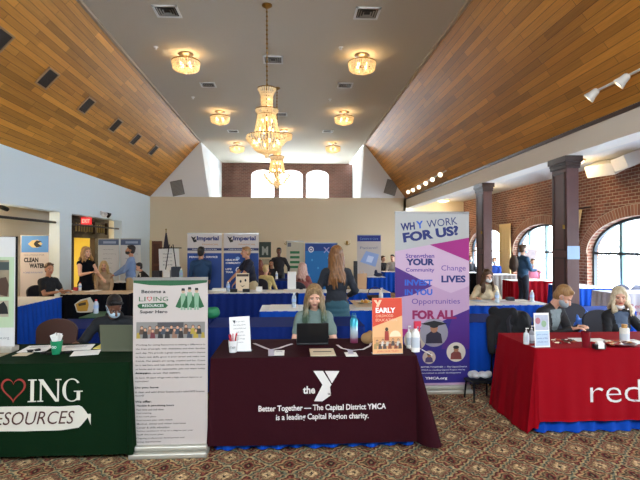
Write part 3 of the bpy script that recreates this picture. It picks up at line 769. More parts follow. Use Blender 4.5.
def table(label, x0, x1, y0, y1, skirt, top=None, rz=0, h=.76, zb=.015, group=None, seed=1, cat='table', nm='exhibit_table'):
    cx, cy = (x0 + x1) / 2, (y0 + y1) / 2; a, b = (x1 - x0) / 2, (y1 - y0) / 2
    t = empty(nm, (cx, cy, 0), rz, label, cat, group)
    mb = MB(); mb.box((-a, -b, h - .035), (a, b, h - .006)); mb.build('tabletop', M_lam, t)
    for sx in (-1, 1):
        for sy in (-1, 1):
            mb = MB(); mb.tube([(sx * (a - .12), sy * (b - .08), 0), (sx * (a - .12), sy * (b - .08), h - .035)], .014, 8); mb.build('leg', M_blackm, t)
    if skirt:
        mb = MB(); mb.add(*skirt_mesh(-a, a, -b, b, zb, h - .002, seed=seed)); mb.build('skirt', skirt, t, smooth=True, fix=False)
    mb = MB(); mb.box((-a - .022, -b - .022, h - .008), (a + .022, b + .022, h)); 
    if top is not skirt: mb.box((-a - .026, -b - .026, h - .06), (a + .026, b + .026, h - .008)) if False else None
    mb.build('table_cover', top or skirt, t, bevel=.004)
    return t
def drape(name, label, x0, x1, y0, y1, ztop, zbot, m, flare=.03, amp=.02, corner=(.06, .06, .06, .06), wl=.5, seed=1, side_zbot=None, cat='tablecloth', sideflare=(.03, .03)):
    """hanging cloth; corner order FR, BR, BL, FL. returns object, front surface function"""
    rnd = random.Random(seed); ph = [rnd.uniform(0, 6) for _ in range(6)]
    def fold(s): return .5 + .3 * math.sin(2 * math.pi * s / wl + ph[0]) + .2 * math.sin(2 * math.pi * s / (wl * .43) + ph[1] + .8 * math.sin(s * 2 + ph[2]))
    def offs(s, k, f): return .012 + f * k + amp * (k ** .8) * fold(s)
    P = perimeter(x0, x1, y0, y1, .03, 8); n = len(P); NZ = 12; vs = []
    for j in range(NZ + 1):
        k = j / NZ
        for (b, nn, s, c, sd) in P:
            zb = zbot if sd == 0 or side_zbot is None else side_zbot
            if sd in (.5, 3.5) and side_zbot is not None: zb = (zbot + side_zbot) / 2
            ci = int(sd - .5) if c else 0
            f = flare if int(sd) in (0, 2) and not c else sideflare[0] if sd == 3 else sideflare[1] if sd == 1 else .03
            if c: f = flare + (corner[int(sd)] - flare) * c
            z = ztop - (ztop - zb) * k
            o = offs(s, k, f); vs.append((b[0] + nn[0] * o, b[1] + nn[1] * o, z - (0 if j else 0)))
    fs = [(j * n + i, j * n + (i + 1) % n, (j + 1) * n + (i + 1) % n, (j + 1) * n + i) for j in range(NZ) for i in range(n)]
    mb = MB(); mb.add(vs, fs); 
    # cloth top
    tv = [(v[0], v[1], ztop) for v in vs[:n]]; mb.add(tv, [tuple(range(n))])
    o = mb.build(name, m, smooth=True, fix=False); tagm(o, label, cat)
    bm = bmesh.new(); bm.from_mesh(o.data); bmesh.ops.remove_doubles(bm, verts=bm.verts, dist=.0004); bmesh.ops.recalc_face_normals(bm, faces=bm.faces); bm.to_mesh(o.data); bm.free(); o.data.set_sharp_from_angle(angle=R(50))
    def surf(x, z):
        k = max(0, min(1, (ztop - z) / (ztop - zbot))); return y0 - offs(x - x0, k, flare)
    return o, surf

M_chair = mat('dark_chair_fabric', '2c2a33', .8); M_brownc = mat('brown_chair_vinyl', '4a2c22', .5)
def chair(x, y, rz, label, m=None, group=None, frame=None):
    """banquet chair facing -Y at rz=0"""
    m = m or M_chair; frame = frame or M_blackm
    t = empty('banquet_chair', (x, y, 0), rz, label, 'chair', group)
    mb = MB(); mb.box((-.21, -.22, .41), (.21, .2, .46)); mb.build('seat', m, t, bevel=.02)
    # rounded backrest
    pts = [(-.2, .5), (.2, .5), (.215, .78)] + [(.215 * math.cos(a), .78 + .13 * math.sin(a)) for a in [math.pi * k / 12 for k in range(1, 12)]] + [(-.215, .78)]
    me = curve_mesh([pts], .018)
    for v in me.vertices: X, Z, d = v.co; v.co = (X, .215 + d + (Z - .5) * .12, Z)
    o = link('backrest', me, t, m); md = o.modifiers.new('b', 'BEVEL'); md.width = .008; md.segments = 2
    for s in (-1, 1):
        mb = MB(); mb.tube([(s * .19, -.19, .41), (s * .2, -.2, 0)], .012); mb.build('leg', frame, t)
        mb = MB(); mb.tube([(s * .19, .26, .82), (s * .19, .205, .5), (s * .19, .19, .41), (s * .2, .24, 0)], .012); mb.build('leg', frame, t)
    return t

# ------------------------------------------------------------------ people
def skin_mat(nm, c): return mat('skin_' + nm, c, .5, bump=.05, bscale=300)
SK1 = skin_mat('light', 'd9a58a'); SK2 = skin_mat('dark', '6b4431'); SK3 = skin_mat('tan', 'b98465')
M_lip = mat('lips', 'a85a54', .5); M_eye = mat('eye_dark', '2a211e', .3); M_eyew = mat('eye_white', 'd8d0c8', .4); M_brow = mat('brow', '5a4030', .8)
def ik(a, t, l1, l2, hint):
    d = t - a; L = d.length; mx = (l1 + l2) * .995
    if L > mx: d = d * (mx / L); t = a + d; L = mx
    u = d.normalized(); x = (l1 * l1 - l2 * l2 + L * L) / (2 * L); hgt = math.sqrt(max(0, l1 * l1 - x * x))
    h = hint - u * hint.dot(u); h = h.normalized() if h.length > 1e-6 else u.orthogonal().normalized()
    return a + u * x + h * hgt, t
HAIRS = {}
def human(label, x, y, rz=0, pose='sit', H=1.7, lean=0, yaw=0, pitch=0, hands=None, skin=SK1, top='grey', sleeve='long', inner=None, bottom='pants', bmat=None, hair=None, hmat=None, mask=None, vox=.012, female=False, glasses=False, legz=None, hood=False, chinmask=None, tmat=None, dz=0, roll=0):
    k = H / 1.7
    t = empty('person', (x, y, dz), rz, label, 'person')
    V = Vector
    hip = V((0, 0, .58 if pose == 'sit' else .9)) * 1.0
    Rl = Matrix.Rotation(R(lean), 3, 'X')
    sp = lambda v: hip + Rl @ V(v)
    sw = .155 if female else .18
    neck = sp((0, .01, .50)); sh = {s: sp((s * sw, .0, .445)) for s in (-1, 1)}
    Rh = Matrix.Rotation(R(yaw), 3, 'Z') @ Matrix.Rotation(R(roll), 3, 'Y') @ Matrix.Rotation(R(pitch + lean * .35), 3, 'X')
    hc = neck + (Rl @ V((0, -.015, .075))) + Rh @ V((0, -.01, .115))
    hp = lambda v: hc + Rh @ V(v)
    R4 = Rh.to_4x4()
    fx = {}
    for s in (-1, 1):
        hj = hip + V((s * .09, 0, -.02))
        if pose == 'sit': kn = V((s * .12, -.43, .5)); an = V((s * .12, -.40, .09))
        else: kn = V((s * .1, -.02, .48)); an = V((s * .11, .02, .09))
        fx[s] = (hj, kn, an)
    hands = hands or {s: ((s * .24, -.05, .78) if pose == 'stand' else (s * .15, -.36, .62)) for s in (-1, 1)}
    arm = {}
    for s in (-1, 1):
        tg = V(hands[s][:3]); el, wr = ik(sh[s], tg, .285, .25, V((s * .55, .55, -.8))); arm[s] = (sh[s], el, wr)
    def trunk(mb, d, zlo=-.08, zhi=.5):
        M = Rl.to_4x4()
        mb.ell(sp((0, .0, -.01)), (.165 + d, .115 + d, .12 + d), M); mb.ell(sp((0, -.005, .12)), ((.135 if female else .15) + d, .105 + d, .15 + d), M)
        mb.ell(sp((0, -.005, .30)), ((.15 if female else .165) + d, .11 + d, .19 + d), M)
        if female:
            for s in (-1, 1): mb.ell(sp((s * .065, -.085, .30)), (.06 + d, .05 + d, .06 + d), M)
        mb.cap(sh[-1] - Rl @ V((-.02, 0, 0)), sh[1] - Rl @ V((.02, 0, 0)), .062 + d, .062 + d)
        mb.cap(sp((-.08, .01, .46)), sp((.08, .01, .46)), .06 + d, .06 + d)
    # ---- body
    mb = MB(); trunk(mb, -.004)
    for s in (-1, 1):
        a, e, w = arm[s]; mb.cap(a, e, .052, .04); mb.cap(e, w, .041, .026)
        hj, kn, an = fx[s]; mb.cap(hj, kn, .085, .056); mb.cap(kn, an, .054, .036); mb.cap(an + V((0, .02, -.03)), an + V((0, -.13, -.045)), .038, .03)
        # hand
        d = (w - e).normalized()
        if pose == 'sit' or len(hands[s]) > 3: d = (d + V((0, -.4, -.1))).normalized()
        nrm = V((0, 0, -1)) - d * (-d.z); nrm = nrm.normalized() if nrm.length > .2 else V((-s, 0, 0))
        ac = d.cross(nrm).normalized(); 
        if ac.x * s < 0: ac = -ac       # ac points outward (little finger side)
        fr = max(.0085, vox * .8)
        Mh = Matrix((ac, d, nrm)).transposed().to_4x4(); mb.ell(w + d * .045, (.038, .052, .016), Mh, n=8)
        for i, (o, L) in enumerate(((.03, .055), (.011, .072), (-.010, .078), (-.030, .07))):
            b = w + d * .08 + ac * o; m1 = b + (d * .9 + nrm * .35).normalized() * L * .5; m2 = m1 + (d * .6 + nrm * .8).normalized() * L * .5
            mb.cap(b - d * .02, m1, fr, fr * .95, 6); mb.cap(m1, m2, fr * .95, fr * .8, 6)
        b = w + d * .02 - ac * .028; m1 = b + (d * .6 - ac * .7 + nrm * .2).normalized() * .04; mb.cap(b, m1, fr * 1.25, fr, 6); mb.cap(m1, m1 + (d * .9 - ac * .2 + nrm * .3).normalized() * .03, fr, fr * .8, 6)
    mb.cap(sp((0, .015, .47)), hp((0, .02, -.05)), .056 if not female else .048, .05)
    q = .97 if female else 1
    mb.ell(hp((0, .012, .032)), (.074 * q, .092, .096), R4); mb.ell(hp((0, -.022, -.035)), (.058 * q, .068, .082), R4); mb.ell(hp((0, -.065, -.085)), (.026, .022, .022), R4)
    mb.cap(hp((0, -.09, .014)), hp((0, -.113, -.02)), .010, .016, 8)
    for s in (-1, 1):
        mb.ell(hp((s * .074, .012, -.005)), (.011, .02, .031), R4, n=8); mb.ell(hp((s * .036, -.062, -.02)), (.026, .024, .022), R4, n=8)
        mb.ell(hp((s * .03, -.07, .034)), (.028, .018, .01), R4, n=8)
    me = remesh(mb, vox, 2)
    o = link('body', me, t, [skin, M_lip, M_eye, M_eyew, M_brow]); Ri = Rh.inverted()
    for p in me.polygons:
        l = Ri @ (p.center - hc)
        if l.y < -.055 and abs(l.x) < .06 and -.08 < l.z < .06:
            ax = abs(l.x)
            if abs(l.z + .056) < .009 and ax < .024: p.material_index = 1
            elif (ax - .03) ** 2 / .013 ** 2 + (l.z - .006) ** 2 / .006 ** 2 < 1: p.material_index = 2 if abs(ax - .03) < .007 else 3
            elif abs(l.z - .032) < .0042 and .014 < ax < .046: p.material_index = 4
    # ---- clothes
    tmat = tmat or MATS[top]
    mb = MB(); d = .014; trunk(mb, d)
    if hood: mb.ell(sp((0, .07, .50)), (.11, .07, .07))
    for s in (-1, 1):
        a, e, w = arm[s]
        if sleeve == 'long': mb.cap(a, e, .064, .052); mb.cap(e, e.lerp(w, .93), .052, .038)
        elif sleeve == 'short': mb.cap(a, a.lerp(e, .6), .066, .060)
        else: mb.ell(a, .062, n=8)
    mb.cap(sp((0, .02, .46)), sp((0, .015, .515)), .066, .058)
    me = remesh(mb, max(.011, vox), 3); o = link('shirt', me, t, [tmat] + ([inner] if inner else []))
    md = o.modifiers.new('d', 'DISPLACE'); tx = bpy.data.textures.get('folds') or bpy.data.textures.new('folds', 'CLOUDS'); tx.noise_scale = .09; md.texture = tx; md.strength = .022; md.mid_level = .5
    if inner:
        Rli = Rl.inverted()
        for p in me.polygons:
            l = Rli @ (p.center - hip)
            if l.y < -.04 and l.z > .06 and abs(l.x) < .022 + max(0, l.z - .12) * .22: p.material_index = 1
    bmat = bmat or M_black
    if bottom == 'pants':
        mb = MB(); mb.ell(hip + V((0, .0, -.02)), (.178, .13, .12))
        for s in (-1, 1): hj, kn, an = fx[s]; mb.cap(hj, kn, .1, .072); mb.cap(kn, an + V((0, 0, .03)), .07, .06)
        link('trousers', remesh(mb, .016, 3), t, bmat)
    elif bottom == 'skirt':
        mb = MB(); mb.ell(hip + V((0, .0, -.02)), (.185, .14, .13))
        if pose == 'sit': mb.cap(hip + V((-.06, 0, -.04)), V((-.09, -.4, .5)), .12, .09); mb.cap(hip + V((.06, 0, -.04)), V((.09, -.4, .5)), .12, .09); mb.cap(hip, V((0, -.38, .5)), .1, .08)
        else:
            for i in range(8): z = .88 - i * .07; mb.ell(V((0, 0, z)), (.19 + i * .006, .15 + i * .008, .07), n=10)
        link('skirt', remesh(mb, .016, 3), t, bmat)
    for s in (-1, 1):
        hj, kn, an = fx[s]; mb = MB(); mb.cap(an + V((0, .03, -.045)), an + V((0, -.15, -.05)), .045, .038, 10); mb.ell(an + V((0, .01, -.02)), (.045, .055, .05), n=8); me = remesh(mb, .012, 2)
        for v in me.vertices: v.co.z = max(v.co.z, .002 - 0)
        link('shoe', me, t, M_black)
    # ---- hair
    if hair and hair != 'bald':
        mb = MB(); g = .0 if hair == 'short' else .006
        mb.ell(hp((0, .03, .055)), (.083 + g, .097 + g, .088 + g), R4, n=16)
        mb.ell(hp((0, .045, .0)), (.076 + g, .07 + g, .09 + g), R4)
        if hair == 'bun': mb.ell(hp((0, .13, .03)), .045)
        if hair in ('long', 'bob', 'verylong'):
            L = {'long': .34, 'bob': .24, 'verylong': .52}[hair]; rnd = random.Random(len(label)); n = 22
            for i in range(n):
                a = R(52 + (360 - 104) * i / (n - 1)); dx, dy = math.sin(a), -math.cos(a)
                st = hp((dx * .07, .02 + dy * .075, .08)); p1 = hp((dx * .088, .02 + dy * .092, -.0)); 
                ex = .125 if dy < .4 else .1
                p2 = p1 + V((dx * .006, dy * .01 + .0, -L * .3)); p3 = p1 + V((dx * .026, max(dy, -.8) * .03 - (.05 if dy < .1 else -.03), -L * .62)); p4 = p1 + V((dx * .035 + rnd.uniform(-.015, .015), (-.06 if dy < .1 else .05), -L * rnd.uniform(.75, 1.1)))
                pts = [st, p1, p2, p3, p4]; rs = [.02, .021, .023, .019, .005]; f = []
                for j in range(4):
                    for u in range(3):
                        w_ = pts[j].lerp(pts[j + 1], u / 3) + V((math.sin((j * 3 + u) * 1.1 + i * 1.7) * .012, math.cos((j * 3 + u) * 1.1 + i * 2) * .009, 0)) * min(1, j + .2); f.append((w_, rs[j] + (rs[j + 1] - rs[j]) * u / 3))
                mb.tube([a_ for a_, _ in f], [b_ for _, b_ in f], 8)
            for s in (-1, 1):
                mb.cap(hp((s * .016, -.05, .118)), hp((s * .064, -.045, .08)), .018, .018, 8); mb.cap(hp((s * .064, -.045, .08)), hp((s * .08, -.02, -.01)), .018, .022, 8)
        else:
            mb.cap(hp((-.04, -.04, .112)), hp((.05, -.045, .102)), .024, .02)
        link('hair', remesh(mb, max(.009, vox * .8), 1), t, hmat)
    if mask:
        mb = MB(); mb.ell(hp((0, -.045, -.05)), (.066, .072, .052), R4, n=16)
        for s in (-1, 1): mb.tube([hp((s * .06, -.05, -.03)), hp((s * .084, .01, .015)), hp((s * .085, .03, 0)), hp((s * .06, -.03, -.07))], .003, 5)
        mb.build('face_mask', mask, t, smooth=True)
    if chinmask:
        mb = MB(); mb.ell(hp((0, -.045, -.108)), (.056, .068, .028), R4, n=16)
        mb.build('face_mask', chinmask, t, smooth=True)
    if glasses:
        mb = MB()
        for s in (-1, 1):
            mb.tube([hp((s * .032 + .022 * math.cos(a), -.104, .004 + .016 * math.sin(a))) for a in [k2 * math.pi / 6 for k2 in range(12)]], .002, 5, closed=True); mb.tube([hp((s * .054, -.1, .01)), hp((s * .079, .01, .01))], .002, 5)
        mb.tube([hp((-.01, -.106, .008)), hp((.01, -.106, .008))], .002, 5); mb.build('glasses', M_blackm, t)
    if k != 1: t.scale = (k, k, k)
    t['hc'] = 0; del t['hc']
    return t
# ------------------------------------------------------------------ banner stands
def banner(label, px0, px1, Y, h, m=None, cat='banner', rz=0, group=None, w=None, z0=.07, base=True, name='banner_stand', pole=True):
    a = at(px0, 246, Y=Y); b = at(px1, 246, Y=Y); cx = (a.x + b.x) / 2; w = w or (b.x - a.x)
    t = empty(name, (cx, Y, 0), rz, label, cat, group)
    if base:
        mb = MB(); mb.box((-w / 2 - .01, -.09, 0), (w / 2 + .01, .09, .045)); mb.box((-w / 2 - .005, -.045, .045), (w / 2 + .005, .06, .085)); mb.build('base', mat('silver_cassette', 'b9b5a8', .35, metal=.4), t, bevel=.012)
    mb = MB(); mb.box((-w / 2, -.002, z0), (w / 2, .002, h)); pn = mb.build('banner_panel', m or M_banner, t)
    mb = MB(); mb.box((-w / 2, -.012, h - .012), (w / 2, .012, h + .012)); mb.build('top_rail', M_steel, t)
    if pole: mb = MB(); mb.tube([(0, .03, .05), (0, .02, h)], .01, 8); mb.build('pole', M_steel, t)
    return t, pn, w, cx
def crowd(x0, x1, z0, z1, parent, bg, pal, seed, y=-.003, n=16, head='c99a7c', rows=1, rm=None):
    """small printed photograph of a group of people"""
    flat(rect(x0, z0, x1, z1), mat('print_' + bg, bg, .6), parent, y, 'printed_photo')
    rnd = random.Random(seed); mb = MB(); ms = [mat('print_' + c, c, .6) for c in pal] + [mat('print_' + head, head, .6), mat('print_4a3428', '4a3428', .6)]
    W, Hh = x1 - x0, z1 - z0
    for i in range(n):
        cx = x0 + W * ((i + .5) / n + rnd.uniform(-.25, .25) / n); s = Hh * rnd.uniform(.8, 1.1) * .5; zb = z0 + Hh * (.25 if i % 2 else 0.04); hw = min(W / n * .75, s * .5)
        yy = y - .0004 - .00003 * i
        x_a, x_b = max(x0, cx - hw), min(x1, cx + hw)
        mb.add([(x_a, yy, z0 if i % 2 == 0 else zb - .0), (x_b, yy, z0 if i % 2 == 0 else zb), (x_b - hw * .3, yy, zb + s * .75), (x_a + hw * .3, yy, zb + s * .75)], [(0, 1, 2, 3)], rnd.randrange(len(pal)))
        if x0 + hw < cx < x1 - hw:
            r = hw * .55; zc = min(zb + s * .75 + r, z1 - r * 1.3)
            mb.add([(p, yy - .00002, q) for p, q in ellp(cx, zc + r * .2, r * 1.1, r * 1.2, 10)], [tuple(range(10))], len(pal) + 1)
            mb.add([(p, yy - .00004, q) for p, q in ellp(cx, zc - r * .1, r * .85, r, 10)], [tuple(range(10))], len(pal))
    mb.build('printed_people', ms, parent, fix=False)
def paragraph(lines, x, z, w, lh, m, parent, y=-.004, bold=0, name='printed_text', tw=None):
    """several lines joined into one text block; each line has its own width fraction"""
    for i, (s, f) in enumerate(lines):
        if s: text(s, x, z - i * lh, w * f, lh * .62, m, parent, y, bold, name=name)

# -- Living Resources roll-up
t, pn, w, cx = banner('white roll-up banner with green caped figures and close small print, beside the green table', 133.5, 208, 4.08, 1.432)
def q(px, py): return ((px - 171) / 74.5 * w, (455 - py) / 177 * 1.432)
G = mat('print_green', '1f5a34', .6)
flat([q(134, 279.5), q(208, 279.5), q(207, 282), q(190, 284.3), q(171, 285), q(150, 284.3), q(134, 282)][::-1], G, pn, -.003, 'printed_band')
x, z = q(142, 292.5); text('Become a', x, z, q(166, 0)[0] - x, .028, M_ink, pn, bold=.025)
x, z = q(139.5, 300.5); text('LI', x, z, q(146, 0)[0] - x, .036, G, pn)
x, z = q(154, 300.5); text('ING', x, z, q(168.5, 0)[0] - x, .036, G, pn)
def heart(cx, cz, sx, sz, lw, m, parent, y, surf=None, name='heart_logo'):
    def H(s): return [(cx + s * sx * 16 * math.sin(a) ** 3 / 16, cz + s * sz * (13 * math.cos(a) - 5 * math.cos(2 * a) - 2 * math.cos(3 * a) - math.cos(4 * a)) / 16) for a in [2 * math.pi * k / 40 for k in range(40)]]
    A, B = H(1), H(lw); mb = MB(); f = (lambda X, Z: surf(X, Z)) if surf else (lambda X, Z: 0)
    mb.add([(p[0], f(*p) + y, p[1]) for p in A + B], [(k, (k + 1) % 40, 40 + (k + 1) % 40, 40 + k) for k in range(40)]); return mb.build(name, m, parent, fix=False)
a = q(150, 298); heart(a[0], a[1], .022, .022, .7, mat('print_red', 'b5332c', .6), pn, -.004)
P = [q(138, 304.5), q(140, 303), q(165, 302), q(168.5, 305), q(166, 307.3), q(141, 308), q(138.5, 306.5)]; flat(P[::-1], G, pn, -.003, 'printed_band')
x, z = q(143, 303.6 + 2.6); text('RESOURCES', x, z, q(164, 0)[0] - x, .02, M_inkw, pn, y=-.005)
x, z = q(140.5, 313.5); text('Super Hero', x, z, q(168, 0)[0] - x, .032, M_ink, pn, bold=.025)
for i, (px, s) in enumerate(((183.5, .95), (190, 1.1), (197, 1.0))):   # caped figures
    mb = MB(); c = q(px, 0)[0]; zt = q(0, 289 + (1 - s) * 8)[1]; zb = q(0, 310)[1]; y = -.004 - i * .0004
    def pg(pts, mi): mb.add([(c + p[0], y - mi * .00008, p[1]) for p in pts], [tuple(range(len(pts)))], mi)
    pg([(-.014, zt - .03), (-.062, zb + .03), (-.03, zb + .018), (0, zb + .03), (.03, zb + .018), (.062, zb + .03), (.014, zt - .03)], 0)
    pg([(-.02, zt - .028), (-.016, zb + .04), (-.02, zb + .004), (-.004, zb + .004), (0, zb + .05), (.004, zb + .004), (.02, zb + .004), (.016, zb + .04), (.02, zt - .028)], 1)
    pg(ellp(0, zt - .01, .015, .018, 12), 2); pg([(-.014, zt - .006), (-.012, zt + .014), (.012, zt + .014), (.015, zt - .006)], 3)
    mb.build('printed_hero', [G, mat('print_pale_green', '7fa386', .6), mat('print_face', 'b89a80', .6), M_ink], pn, fix=False)
x0, z0 = q(137, 338); x1, z1 = q(205.5, 321.5); crowd(x0, x1, z0, z1, pn, '83807c', ['5a4436', '6c3038', '3d4450', 'a8923a', '8c6a58', 'bab2a6', '2c2a2c'], 4, n=19)
flat(rect(*(q(158, 327)), *(q(184, 322))), mat('print_door', '4b4a4c', .6), pn, -.0034, 'printed_photo')
body = ['Working for Living Resources is making a difference in', 'the lives of people with disabilities and their families', 'each day. We provide a great work place and a chance', 'to learn new skills, grow in your career and make new', 'friends. Our people are caring, creative and fun. Come', 'be a real hero and help others live the life they choose', 'at home and in our community. Join our team today', 'and begin a career that matters.']
for i, s in enumerate(body): x, z = q(136.5, 345.6 + i * 4.05); text(s, x, z, w * (.93 if i < 7 else .6), .0165, M_ink, pn, bold=.012, name='printed_text')
rows = [(374, 'Are you:', .2, 1), (378.5, 'At least 18 years of age with a high school diploma or', .9, 0), (382, 'equivalent?', .18, 0), (388.5, 'Do you have:', .32, 1), (392.6, 'A clean and valid driver license and a valid NYS license', .93, 0), (396, 'record?', .12, 0), (402.3, 'We offer:', .22, 1), (406.6, '· Flexible & part-timing hours', .52, 1), (410.2, '· Paid time and sick time', .38, 0), (413.8, '· Paid training', .22, 0), (417.3, '· A fun work place', .28, 0), (420.9, '· Retirement plan with match', .5, 0), (424.5, '· Medical, dental and vision insurance', .68, 0), (428.1, '· Career & skills education', .46, 0), (431.7, '· Tuition assistance of up to a degree per year', .78, 0), (435.3, '· Staff discount plan', .38, 0), (438.9, '· Ongoing professional development and', .66, 0), (442.5, '  training opportunities', .35, 0), (446, '· Community support and much more', .58, 0)]
for py, s, f, b in rows: x, z = q(136, py); text(s, x, z, w * f, .019 if b else .0155, M_ink, pn, bold=.03 if b else .008, name='printed_text')

# -- purple roll-up
t, pn, w, cx = banner('tall purple and lilac roll-up banner asking why work for us', 395, 469, 5.62, 2.09, mat('banner_lilac', 'b795b4', .5))
TOPY = 213.0; BOT = 393.0
def q(px, py): return ((px - 431.5) / 74 * w, .03 + (BOT - py) / (BOT - TOPY) * 2.06)
MAG = mat('print_magenta', '9c1a76', .5); PUR = mat('print_purple', '4a1f78', .5); PINK = mat('print_lilac', 'c6a8c0', .5); GR = mat('print_grey_white', 'b0b0ae', .5); CRI = mat('print_crimson', '8e1553', .5)
TXP = mat('print_violet_text', '5a3d92', .6); BL = mat('print_blue_text', '2f5fc4', .6)
L0, R0 = 394.5, 468.5
flat([q(L0, 252.5), q(R0, 238.5), q(R0, 213.6), q(L0, 213.6)], GR, pn, -.003, 'printed_band')
flat([q(429, 245.8), q(R0, 262.5), q(R0, 238.5)], MAG, pn, -.0032, 'printed_triangle')
flat([q(L0, 268), q(L0, 299.5), q(411, 297), q(431.5, 287.5)], PUR, pn, -.0032, 'printed_triangle')
flat([q(L0, 252.5), q(L0, 268), q(431.5, 287.5), q(450, 295), q(R0, 288), q(R0, 262.5), q(429, 245.8)], PINK, pn, -.003, 'printed_band')
flat([q(L0, 386), q(R0, 386), q(R0, 311.5), q(440, 324), q(412, 332), q(L0, 345)], mat('print_deep_violet', '2c1f78', .5), pn, -.0031, 'printed_band')
flat([q(L0, 345), q(412, 332), q(L0, 330)], MAG, pn, -.0033, 'printed_triangle')
flat([q(440, 352), q(R0, 352), q(R0, 311.5), q(452, 318.5)], PUR, pn, -.0033, 'printed_triangle')
def tx(s, pxa, pxb, py, hpx, m, bold=.02, ang=0): x, z = q(pxa, py); text(s, x, z, (pxb - pxa) / 74 * w / math.cos(ang), hpx / (BOT - TOPY) * 2.06, m, pn, y=-.0045, bold=bold, ang=ang)
tx('WH', 400.5, 414.5, 231.8, 7.6, M_inkn, .04, .10); tx('Y', 416, 423, 229.6, 7.6, BL, .04, .10); tx('WORK', 426.5, 457, 228.7, 7.6, M_inkn, .0, .12)
tx('FOR US?', 403, 458.5, 243.8, 10, M_inkn, .05, .14)
tx('Strengthen', 405, 433.5, 260.5, 5.6, TXP); tx('YOUR', 405.5, 433.5, 266.8, 7, M_inkn, .05); tx('Community', 405, 433.5, 274.3, 5, TXP)
tx('Change', 440.5, 465, 273.8, 7, TXP, 0); tx('LIVES', 440.5, 464.8, 284.3, 7.2, M_inkn, .04)
tx('INVEST', 404, 431.5, 287.3, 6.2, BL, .04); tx('IN YOU', 404, 431.5, 297, 6.2, BL, .04)
tx('Opportunities', 411, 459, 307.5, 7, TXP, 0); tx('FOR ALL', 411.5, 455.5, 321.5, 9.3, CRI, .05)
def circ(px, py, r, bgc, body, seed):
    c = q(px, py); rr = r / 74 * w; flat(ellp(c[0], c[1], rr, rr, 24), mat('print_' + bgc, bgc, .6), pn, -.0036 - seed * .0001, 'printed_photo')
    mb = MB(); y = -.0045 - seed * .0001
    mb.add([(c[0] + a * rr, y, c[1] + b * rr) for a, b in ((-.6, -.75), (.6, -.75), (.5, -.1), (.15, .12), (-.2, .1), (-.55, -.15))], [tuple(range(6))], 0)
    mb.add([(p, y - .0001, z) for p, z in ellp(c[0], c[1] + rr * .3, rr * .27, rr * .32, 12)], [tuple(range(12))], 1)
    mb.add([(p, y - .0002, z) for p, z in ellp(c[0], c[1] + rr * .5, rr * .32, rr * .18, 12)], [tuple(range(12))], 2); mb.build('printed_people', [mat('print_' + body, body, .6), mat('print_skin', '9c6c50', .6), M_ink], pn, fix=False)
circ(414, 342, 11, 'b8a898', '6a4a66', 1); circ(433, 335, 14, '8f8a96', '2a2438', 2); circ(455, 355, 9.5, 'cfc4b4', '7a3a34', 3); circ(428, 360, 6.5, 'c4b2a4', '50406a', 4)
# mortar board
c = q(433, 326); flat([(c[0] - .16, c[1]), (c[0], c[1] - .035), (c[0] + .16, c[1]), (c[0], c[1] + .035)], M_ink, pn, -.0055, 'printed_hat')
tx('BETTER TOGETHER — The Capital District', 420, 466, 371, 1.9, M_inkw, .01); tx('YMCA is a leading Capital Region charity', 420, 464, 374, 1.9, M_inkw, 0); tx('committed to youth development', 420, 460, 377, 1.9, M_inkw, 0)
tx('YMCA.org', 436 - 12, 446, 383.2, 3.4, M_inkw, .04)

# -- two blue bank banners
for k, (a, b, lb) in enumerate(((187.3, 221.7, 'left one of two white and blue roll-up banners, behind a man in dark blue'), (223.7, 258.7, 'right one of two white and blue roll-up banners, beside a man in a navy polo'))):
    t, pn, w, cx = banner(lb, a, b, 11.6, 1.99, M_banner, group=None)
    def q(px, py): return ((px - (a + b) / 2) / (b - a) * w, 1.99 - (py - 233) / 57 * 1.35)
    def rc(y0, y1, m, nm='printed_band'): flat(rect(*(q(a + .1, y1)), *(q(b - .1, y0))), m, pn, -.003, nm)
    rc(247.3, 249.8, mat('print_navy', '1c2a5c', .6)); rc(252.3, 300, mat('print_royal', '16408a', .6))
    def tx(s, pa, pb, py, h, m, bold=0): x, z = q(pa, py); text(s, x, z, (pb - pa) / (b - a) * w, h / 57 * 1.35, m, pn, y=-.0045, bold=bold)
    tx('Imperial', a + 9.5, b - 3, 241, 5.6, M_inkn, .04); tx('FINANCIAL', a + 15, b - 3, 244.5, 1.6, mat('print_orange', 'b5793c', .6), 0)
    flat([q(a + 3.5, 235.5), q(a + 6.5, 241.8), q(a + 9.5, 241), q(a + 9, 238.6), q(a + 7, 239), q(a + 8.8, 235.6), q(a + 6.2, 237)][::-1], M_ink, pn, -.0045, 'bird_logo')
    tx('Helping people every day', a + 5, b - 5, 249.3, 1.3, M_inkw)
    tx('PERSONAL SERVICE', a + 2, b - 4, 257, 1.8, M_inkw, .02) if k == 0 else None
    if k == 1:
        tx('HEALTHY', a + 2, a + 15, 260, 1.8, M_inkw, .03); tx('COMMUNITY', a + 2, a + 17, 263, 1.8, M_inkw, .03); tx('LIFE', a + 2, a + 8, 269, 1.8, M_inkw, .03); tx('TEAM', a + 2, a + 9, 272, 1.8, M_inkw, .03)
        c = q(a + 15, 269); flat(ellp(c[0], c[1], .07, .07), M_inkw, pn, -.004, 'printed_icon'); flat(ellp(c[0], c[1], .05, .05), mat('print_royal', '16408a', .6), pn, -.005, 'printed_icon')
        c = q(a + 14, 257.5); flat(ellp(c[0], c[1], .05, .04), mat('print_sky', '7da4d8', .6), pn, -.004, 'printed_icon')
